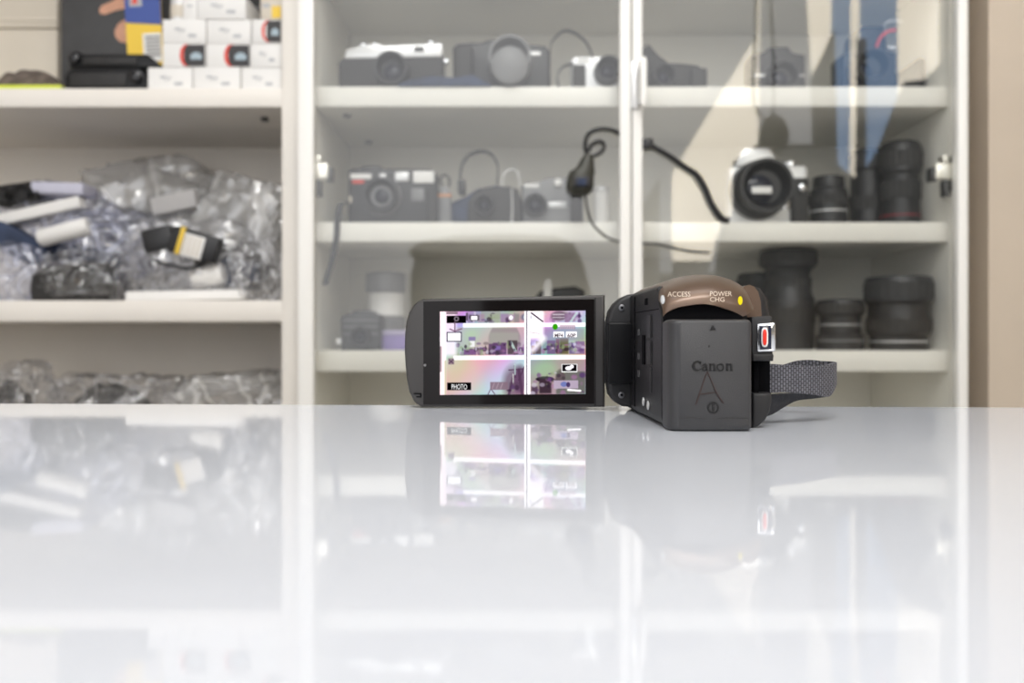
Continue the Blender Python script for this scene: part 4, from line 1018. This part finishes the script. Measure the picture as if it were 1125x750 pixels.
# middle row
paint(mask_rect(150, 640, 168, 365, 14), (.74, .70, .72), .7); paint(mask_rect(200, 300, 180, 250, 60), (.72, .84, .66), .6); paint(mask_rect(160, 240, 300, 365, 30), (.66, .78, .70), .8)
sil = mask_rect(385, 612, 172, 290, 20)*np.clip(1-np.maximum(0, (abs(cxp-498)-80-(cyp-172)*.5)/14), 0, 1)
paint(sil, (.55, .50, .52), .75); paint(mask_rect(390, 600, 205, 280, 20)*sil, (.66, .68, .62), .5)
for x0, x1, y0, y1, c in ((205, 295, 322, 362, (.42, .25, .48)), (240, 290, 235, 262, (.50, .42, .66)), (282, 372, 310, 338, (.22, .15, .22)), (300, 345, 335, 352, (.78, .70, .80)), (384, 420, 285, 360, (.30, .20, .34)), (415, 512, 278, 360, (.30, .18, .36)), (430, 470, 300, 330, (.50, .40, .70)), (520, 590, 262, 360, (.24, .20, .22)), (595, 640, 310, 360, (.55, .36, .60)),
                          (690, 720, 300, 360, (.50, .30, .22)), (722, 760, 268, 360, (.30, .22, .24)), (765, 800, 240, 360, (.50, .60, .60)), (800, 862, 262, 360, (.40, .26, .46)), (862, 890, 250, 360, (.42, .22, .30)), (890, 952, 248, 360, (.34, .30, .18)), (955, 1000, 280, 360, (.38, .32, .52)), (1000, 1066, 270, 360, (.48, .34, .56))): paint(mask_rect(x0, x1, y0, y1, 10), c, .85)
paint(mask_rect(760, 1070, 175, 270, 30), (.56, .50, .60), .6)
paint(mask_line(545, 275, 580, 345, 18), (.75, .85, .82), .9); paint(mask_rect(250, 284, 265, 305), (1, 1, 1)); paint(mask_rect(810, 850, 310, 325), (.9, .8, .9), .8); paint(mask_rect(975, 1005, 285, 300), (.8, .8, 1), .8)
# lower row
paint(mask_rect(80, 640, 400, 640, 10), (.93, .78, .84), .35); paint(mask_rect(60, 330, 400, 640, 100), (.84, .86, .66), .5)
paint(mask_rect(682, 1070, 400, 640, 8), (.58, .57, .56), .75); paint(mask_ell(560, 560, 70, 110, .7), (.44, .32, .42), .8); paint(mask_ell(610, 540, 45, 100, .5), (.36, .24, .36), .85)
for x0, y0, x1, y1, w in ((530, 470, 640, 462, 9), (570, 440, 575, 520, 10), (600, 470, 625, 640, 22), (560, 520, 530, 640, 18), (640, 450, 600, 540, 12), (380, 640, 400, 600, 6), (400, 600, 430, 640, 6)): paint(mask_line(x0, y0, x1, y1, w), (.30, .20, .30), .85)
paint(mask_line(572, 430, 574, 500, 10), (.75, .85, .85), .8); paint(mask_line(560, 500, 560, 560, 8), (.92, .92, .9), .8)
paint(mask_ell(785, 535, 64, 20, .2), (.16, .12, .16)); paint(mask_rect(745, 832, 535, 636, 14), (.22, .16, .20)); paint(mask_rect(690, 735, 585, 640, 12), (.28, .2, .28), .9)
paint(mask_rect(865, 1070, 482, 640, 12), (.38, .38, .36), .9); paint(mask_ell(895, 520, 34, 55, .3), (.36, .30, .32), .9); paint(mask_ell(790, 470, 90, 50, .8), (.62, .82, .60), .5)
for k in range(230):
    row_ = rs.randint(0, 4); x_ = rs.uniform(160, 1060)
    y_ = (rs.uniform(70, 136), rs.uniform(280, 362), rs.uniform(280, 362), rs.uniform(480, 638))[row_]
    if row_ == 3 and x_ < 520: continue
    c_ = [(.14, .08, .16), (.30, .18, .40), (.85, .80, .90), (.55, .62, .45), (.62, .42, .60), (.2, .18, .2)][rs.randint(0, 6)]
    paint(mask_ell(x_, y_, rs.uniform(5, 22), rs.uniform(4, 20), .6), c_, rs.uniform(.3, .75))
# shelves, stiles, blown-out highlights
W = (1.25, 1.22, 1.25)
paint(mask_rect(658, 775, 55, 250, 30), W, .9); paint(mask_line(775, 250, 700, 330, 40, 30), W, .7)
paint(mask_rect(684, 770, 60, 150, 12), W, .9); paint(mask_line(690, 70, 770, 130, 11), (.25, .18, .25)); paint(mask_ell(652, 100, 38, 26, .5), (.40, .42, .52), .8); paint(mask_ell(645, 100, 10, 16, .4), (.9, .95, 1), .9)
paint(mask_ell(885, 92, 58, 34, .35), (.42, .34, .40), .85); paint(mask_rect(840, 925, 78, 86), (.85, .8, .85), .9); paint(mask_rect(840, 925, 100, 106), (.85, .8, .85), .9); paint(mask_rect(925, 1000, 70, 132, 14), (.55, .42, .56), .8); paint(mask_line(970, 130, 1010, 70, 16), (.8, .9, .9), .8)
paint(mask_rect(200, 1070, 140, 168, 8), W); paint(mask_rect(130, 1070, 368, 397, 8), W); paint(mask_rect(28, 76, 50, 645, 18), (1.2, 1.1, 1.12)); paint(mask_rect(60, 150, 55, 365, 30), (1.15, 1.05, 1.12), .75)
paint(mask_rect(28, 44, 300, 480, 8), (.42, .30, .34), .7); paint(mask_rect(64, 78, 400, 640, 8), (.62, .66, .40), .5)
paint(mask_rect(640, 682, 50, 645, 5), W); paint(mask_rect(654, 661, 50, 645, 4), (.10, .06, .14)); paint(mask_line(676, 205, 750, 216, 4), (.6, .5, .5), .8)
# user interface
dk = (.035, .025, .035)
paint(mask_rect(80, 222, 86, 138, 3), dk); paint(mask_ell(152, 108, 18, 18, .25), (.5, .45, .5)); paint(mask_ell(152, 108, 9, 9, .3), dk)
paint(mask_rect(78, 160, 58, 76, 3), (.35, .28, .32), .7); paint(mask_rect(220, 235, 65, 120, 3), (.30, .24, .30), .8)
paint(mask_line(140, 130, 140, 195, 9), (.42, .32, .40), .9); paint(mask_line(105, 180, 140, 195, 10), (.50, .36, .46), .9); paint(mask_line(140, 195, 190, 178, 10), (.50, .36, .46), .9)
paint(mask_rect(250, 318, 84, 122, 3), (.35, .33, .35), .8); paint(mask_rect(258, 302, 90, 116, 3), W)
paint(mask_rect(80, 190, 200, 269, 3), (.14, .10, .20)); paint(mask_rect(88, 183, 207, 262, 3), (1.2, 1.2, 1.22))
paint(mask_ell(545, 102, 22, 24, .2), (.7, .6, .7)); paint(mask_ell(545, 102, 13, 15, .2), (1.2, 1.2, 1.2))
paint(mask_ell(858, 168, 19, 21, .2), (.18, .62, .04)); paint(mask_rect(890, 1000, 155, 185, 6), (.62, .48, .56), .6)
for k in range(7): paint(mask_line(896+k*15, 182, 903+k*15, 158, 5, 3), (.9, .78, .84), .8)
paint(mask_rect(846, 920, 203, 242, 3), W); paint(mask_rect(934, 1010, 203, 242, 3), W)
paint(mask_rect(92, 135, 385, 428, 8), (.45, .35, .42), .7); paint(mask_line(98, 395, 128, 420, 8), (.3, .2, .3), .8); paint(mask_line(98, 420, 128, 395, 8), (.3, .2, .3), .8)
paint(mask_rect(903, 1014, 430, 488, 3), (1.1, 1.1, 1.1)); paint(mask_rect(908, 1009, 434, 481, 3), dk); paint(mask_ell(952, 460, 22, 14, .2), W); paint(mask_ell(975, 448, 14, 12, .2), W)
paint(mask_rect(84, 258, 555, 609, 3), dk); paint(mask_rect(395, 522, 553, 608, 3), (.50, .40, .46), .9); paint(mask_rect(530, 610, 555, 600, 12), (.30, .22, .30), .4)
for x in (410, 440, 470): paint(mask_line(x, 600, x+15, 562, 6), (.72, .62, .68), .7)
paint(mask_rect(848, 1020, 545, 602, 3), (.74, .66, .76), .95); paint(mask_ell(920, 572, 24, 18, .25), (.42, .46, .72)); paint(mask_ell(950, 575, 14, 18, .25), (.26, .2, .36)); paint(mask_line(950, 612, 1035, 618, 12), W)
paint(np.clip((cyp-638)/3, 0, 1), (.3, .28, .3))
img = np.clip(img, 0, 1.3)**1.9          # display values to light
bb = bmesh.new(); cl = bb.verts.layers.float_color.new('picture')
a00, a10, a01, a11 = [lcd(u, v) for u, v in ((483.6, 342.2), (643.4, 341.2), (483.6, 433.6), (643.4, 432.6))]
G = []
for j in range(NY+1):
    row = []
    for i in range(NX+1):
        f, g = i/NX, j/NY
        s_ = (a00[0]*(1-f)+a10[0]*f)*(1-g)+(a01[0]*(1-f)+a11[0]*f)*g; z_ = (a00[1]*(1-f)+a10[1]*f)*(1-g)+(a01[1]*(1-f)+a11[1]*f)*g
        v = bb.verts.new(ML @ Vector((s_, -.0005, z_))); c = img[min(j, NY-1), min(i, NX-1)]; v[cl] = (*c, 1); row.append(v)
    G.append(row)
for j in range(NY):
    for i in range(NX): bb.faces.new((G[j][i], G[j+1][i], G[j+1][i+1], G[j][i+1]))
disp_m = bpy.data.materials.new('lit_display'); disp_m.use_nodes = True; nt = disp_m.node_tree
for n in list(nt.nodes): nt.nodes.remove(n)
o_ = nt.nodes.new('ShaderNodeOutputMaterial'); e_ = nt.nodes.new('ShaderNodeEmission'); at = nt.nodes.new('ShaderNodeAttribute'); at.attribute_name = 'picture'
e_.inputs['Strength'].default_value = .9; nt.links.new(at.outputs['Color'], e_.inputs['Color']); nt.links.new(e_.outputs[0], o_.inputs[0])
b = B(); b.bm.free(); b.bm = bb; disp = b.build('display', disp_m, lp, flat=True, smooth=0)
def ui_text(b, body_, xc, yc, w, h, mi):
    tb_, tw, th_ = text_bm(body_, .01, 0, .00035*mi)
    for v in tb_.verts:
        fx = (xc+v.co.x/tw*w-30)/1040; fy = (yc-v.co.y/th_*h-55)/585
        s_ = a00[0]+(a10[0]-a00[0])*fx; z_ = a00[1]+(a01[1]-a00[1])*fy; v.co = ML @ Vector((s_, -.0006, z_))
    b.merge(tb_, mi)
ui_w, ui_d = emit('ui_white', (1, 1, 1), 1.0), emit('ui_dark', (.16, .12, .14), .6)
for txt, xc, yc, w_, h_, k in (('PHOTO', 171, 582, 112, 36, 0), ('MP4', 883, 222, 60, 29, 1), ('60P', 972, 222, 60, 29, 1)):
    b = B(); ui_text(b, txt, xc, yc, w_, h_, k)
    for f in b.bm.faces: f.material_index = 0
    b.build('display_text', ui_d if k else ui_w, lp, flat=True, smooth=0)

# grip side: second bronze lobe, dark shell, button block, recess, lower shell
b = B()
def grip_ring(d, w, ztop, zb_=TZ, x0=.0835):
    pts = [(x0, zb_+.001), (x0+w*.72, zb_+.001), (x0+w*.92, zb_+.008), (x0+w, -.012), (x0+w, ztop*.45), (x0+w*.93, ztop*.75), (x0+w*.75, ztop*.95), (x0+w*.5, ztop), (x0+w*.25, ztop*.97), (x0, ztop*.9)]
    return [Vector((x, d, z)) for x, z in pts]
b.loft([grip_ring(.331, .0125, .0175), grip_ring(.333, .0146, .0196), grip_ring(.36, .0150, .0200), grip_ring(.388, .0140, .0190), grip_ring(.396, .0110, .0150)])
b.build('grip_shell', cam_dark, cc, smooth=50)
lob = [(812, 349), (812, 318), (816, 314.5), (821, 313.2), (826, 315.2), (830.5, 321), (833.2, 331), (834.5, 349)]
b = B(); b.prism([(X(u, .328), Z(v, .328)) for u, v in lob], .325, .334, bev=.0012, seg=4, only_front=True); b.build('grip_cover', bronze, cc, smooth=50)
gd = .310
b = B(); b.prism(hp([(826, 348), (846, 346.6), (848.8, 348.5), (849.3, 388), (848, 395.5), (826, 395.5)], gd), gd, .335, bev=.0006); b.build('button_block', cam_dark, cc)
b = B(); b.prism(hp([(827, 388.5), (849.6, 388.5), (850.3, 391), (849.6, 396.5), (827, 396.5)], gd-.0008), gd-.0008, .33, bev=.0004); b.build('port_lip', cam_dark, cc)
b = B(); b.box(X(826, .318), X(846, .318), .318, .336, Z(434, .318), Z(394, .318)); b.build('strap_recess', pit_m, cc)
low_px = [(827, 431.5), (848.3, 431.5), (848.5, 441), (846, 453), (841.5, 461.5), (834, 468), (827, 470.5)]
b = B(); b.prism(hp(low_px, gd+.001), gd+.001, .335, bev=.0012, seg=3); b.build('lower_shell', cam_dark, cc)
b = B(); b.prism(hp([(828, 433), (834, 433), (834, 396), (828, 396)], gd+.004), gd+.004, .33, bev=.0003); b.build('inner_wall', pit_m, cc)
# record button
rb = B(); fr = hp([(832.2, 355.4), (850.6, 354.0), (852.2, 356), (852.4, 384.5), (850.8, 386), (833.0, 386.6), (832.2, 385)], gd-.001)
rb.prism(fr, gd-.001, gd+.002, bev=.0005); rb = rb.build('record_button', chrome_m, cc)
b = B(); b.prism(hp([(835, 358), (847.6, 357), (847.8, 383.4), (835.4, 384)], gd-.0014), gd-.0014, gd, bev=.0002); b.build('button_face', mat('navy_gloss', (.012, .014, .035), .12), rb)
def pill(u, v, ru, rv, d): return hp([(u+ru*math.copysign(abs(math.cos(a))**.7, math.cos(a)), v+rv*math.copysign(abs(math.sin(a))**.55, math.sin(a))) for a in [k*math.pi/12 for k in range(24)]], d)
b = B(); b.prism(pill(840.4, 370.4, 3.8, 10.9, gd-.0018), gd-.0018, gd-.001, bev=.0002); b.build('button_rim', mat('white_gloss', (.8, .78, .78), .2), rb)
b = B(); b.prism(pill(840.4, 370.4, 2.2, 8.8, gd-.0022), gd-.0022, gd-.0012, bev=.0002); b.build('red_bar', mat('record_red', (.75, .03, .015), .3), rb)

# wrist strap of webbing
web = mat('webbing', (.11, .11, .125), .75); nt = web.node_tree
tc = nt.nodes.new('ShaderNodeTexCoord'); mp = nt.nodes.new('ShaderNodeMapping'); mp.inputs['Scale'].default_value = (1, 1, 1)
ck = nt.nodes.new('ShaderNodeTexBrick'); ck.inputs['Scale'].default_value = 1.0; ck.inputs['Brick Width'].default_value = .0016; ck.inputs['Row Height'].default_value = .0011; ck.inputs['Mortar Size'].default_value = .00028; ck.inputs['Mortar Smooth'].default_value = .6
ck.inputs['Color1'].default_value = (.17, .17, .195, 1); ck.inputs['Color2'].default_value = (.12, .12, .14, 1); ck.inputs['Mortar'].default_value = (.035, .034, .04, 1)
sp = nt.nodes.new('ShaderNodeSeparateXYZ'); cb = nt.nodes.new('ShaderNodeCombineXYZ')
nt.links.new(tc.outputs['Object'], sp.inputs[0]); nt.links.new(sp.outputs['Z'], cb.inputs['X']); nt.links.new(sp.outputs['X'], cb.inputs['Y'])
nt.links.new(cb.outputs[0], ck.inputs['Vector']); nt.links.new(ck.outputs['Color'], nt.nodes['Principled BSDF'].inputs['Base Color'])
bpn = nt.nodes.new('ShaderNodeBump'); bpn.inputs['Strength'].default_value = .6; bpn.inputs['Distance'].default_value = .0004
inv = nt.nodes.new('ShaderNodeMath'); inv.operation = 'SUBTRACT'; inv.inputs[0].default_value = 1
nt.links.new(ck.outputs['Fac'], inv.inputs[1]); nt.links.new(inv.outputs[0], bpn.inputs['Height']); nt.links.new(bpn.outputs['Normal'], nt.nodes['Principled BSDF'].inputs['Normal'])
keys = [  # u, v top, v bottom, depth
 (836, 399, 431, .322), (848, 399.6, 431.2, .322), (862, 400.5, 430.6, .323), (880, 401.0, 432, .326), (898, 401.5, 434, .331), (909, 400.5, 435.5, .337), (915, 398.5, 428, .343), (917.5, 398, 420, .350),
 (913, 397, 414, .357), (903, 396.5, 414, .362), (888, 395.2, 416, .366), (872, 397, 420, .370), (852, 404, 425, .374), (838, 412, 430, .378)]
cen = spline([(P(u, a, d)+P(u, c, d))/2 for u, a, c, d in keys], 6)
wids = [Vector((0, 0, w.x)) for w in spline([Vector(((c-a)*d/F, 0, 0)) for u, a, c, d in keys], 6)]
b = B(); b.ribbon(cen, wids, .0013); b.build('hand_strap', web, cc, smooth=50)
# under-side of the strap running back to the foot of the body
keys = [(838, 434, 458, .330), (848, 433, 455, .331), (860, 432, 447.5, .334), (874, 431.5, 439.8, .338), (890, 432, 437.5, .342), (906, 432.5, 435.5, .345)]
cen = spline([(P(u, a, d)+P(u, c, d))/2 for u, a, c, d in keys], 5)
wids = [Vector((0, -w.x*.4, w.x)) for w in spline([Vector(((c-a)*d/F, 0, 0)) for u, a, c, d in keys], 5)]
b = B(); b.ribbon(cen, wids, .0012); b.build('strap_underside', strap_m, cc, smooth=50)

bpy.context.scene.cycles.transparent_max_bounces = 32
# ------------------------------------------------------------------ world, camera, view
w = bpy.data.worlds.new('World'); bpy.context.scene.world = w; w.use_nodes = True
w.node_tree.nodes['Background'].inputs[0].default_value = (.8, .9, 1, 1); w.node_tree.nodes['Background'].inputs[1].default_value = .3
cd = bpy.data.cameras.new('camera'); co = bpy.data.objects.new('camera', cd); COL.objects.link(co)
co.rotation_euler = (math.pi/2, 0, 0); cd.sensor_width = 36; cd.lens = F/1125*36; cd.clip_start = .005; cd.clip_end = 50
cd.shift_y = -5/1125
cd.dof.use_dof = True; cd.dof.focus_distance = .345; cd.dof.aperture_fstop = 11; cd.dof.aperture_blades = 9
bpy.context.scene.camera = co
vs = bpy.context.scene.view_settings
vs.view_transform = 'Standard'; vs.look = 'None'; vs.exposure = 0.04; vs.gamma = 1.0; vs.use_curve_mapping = False
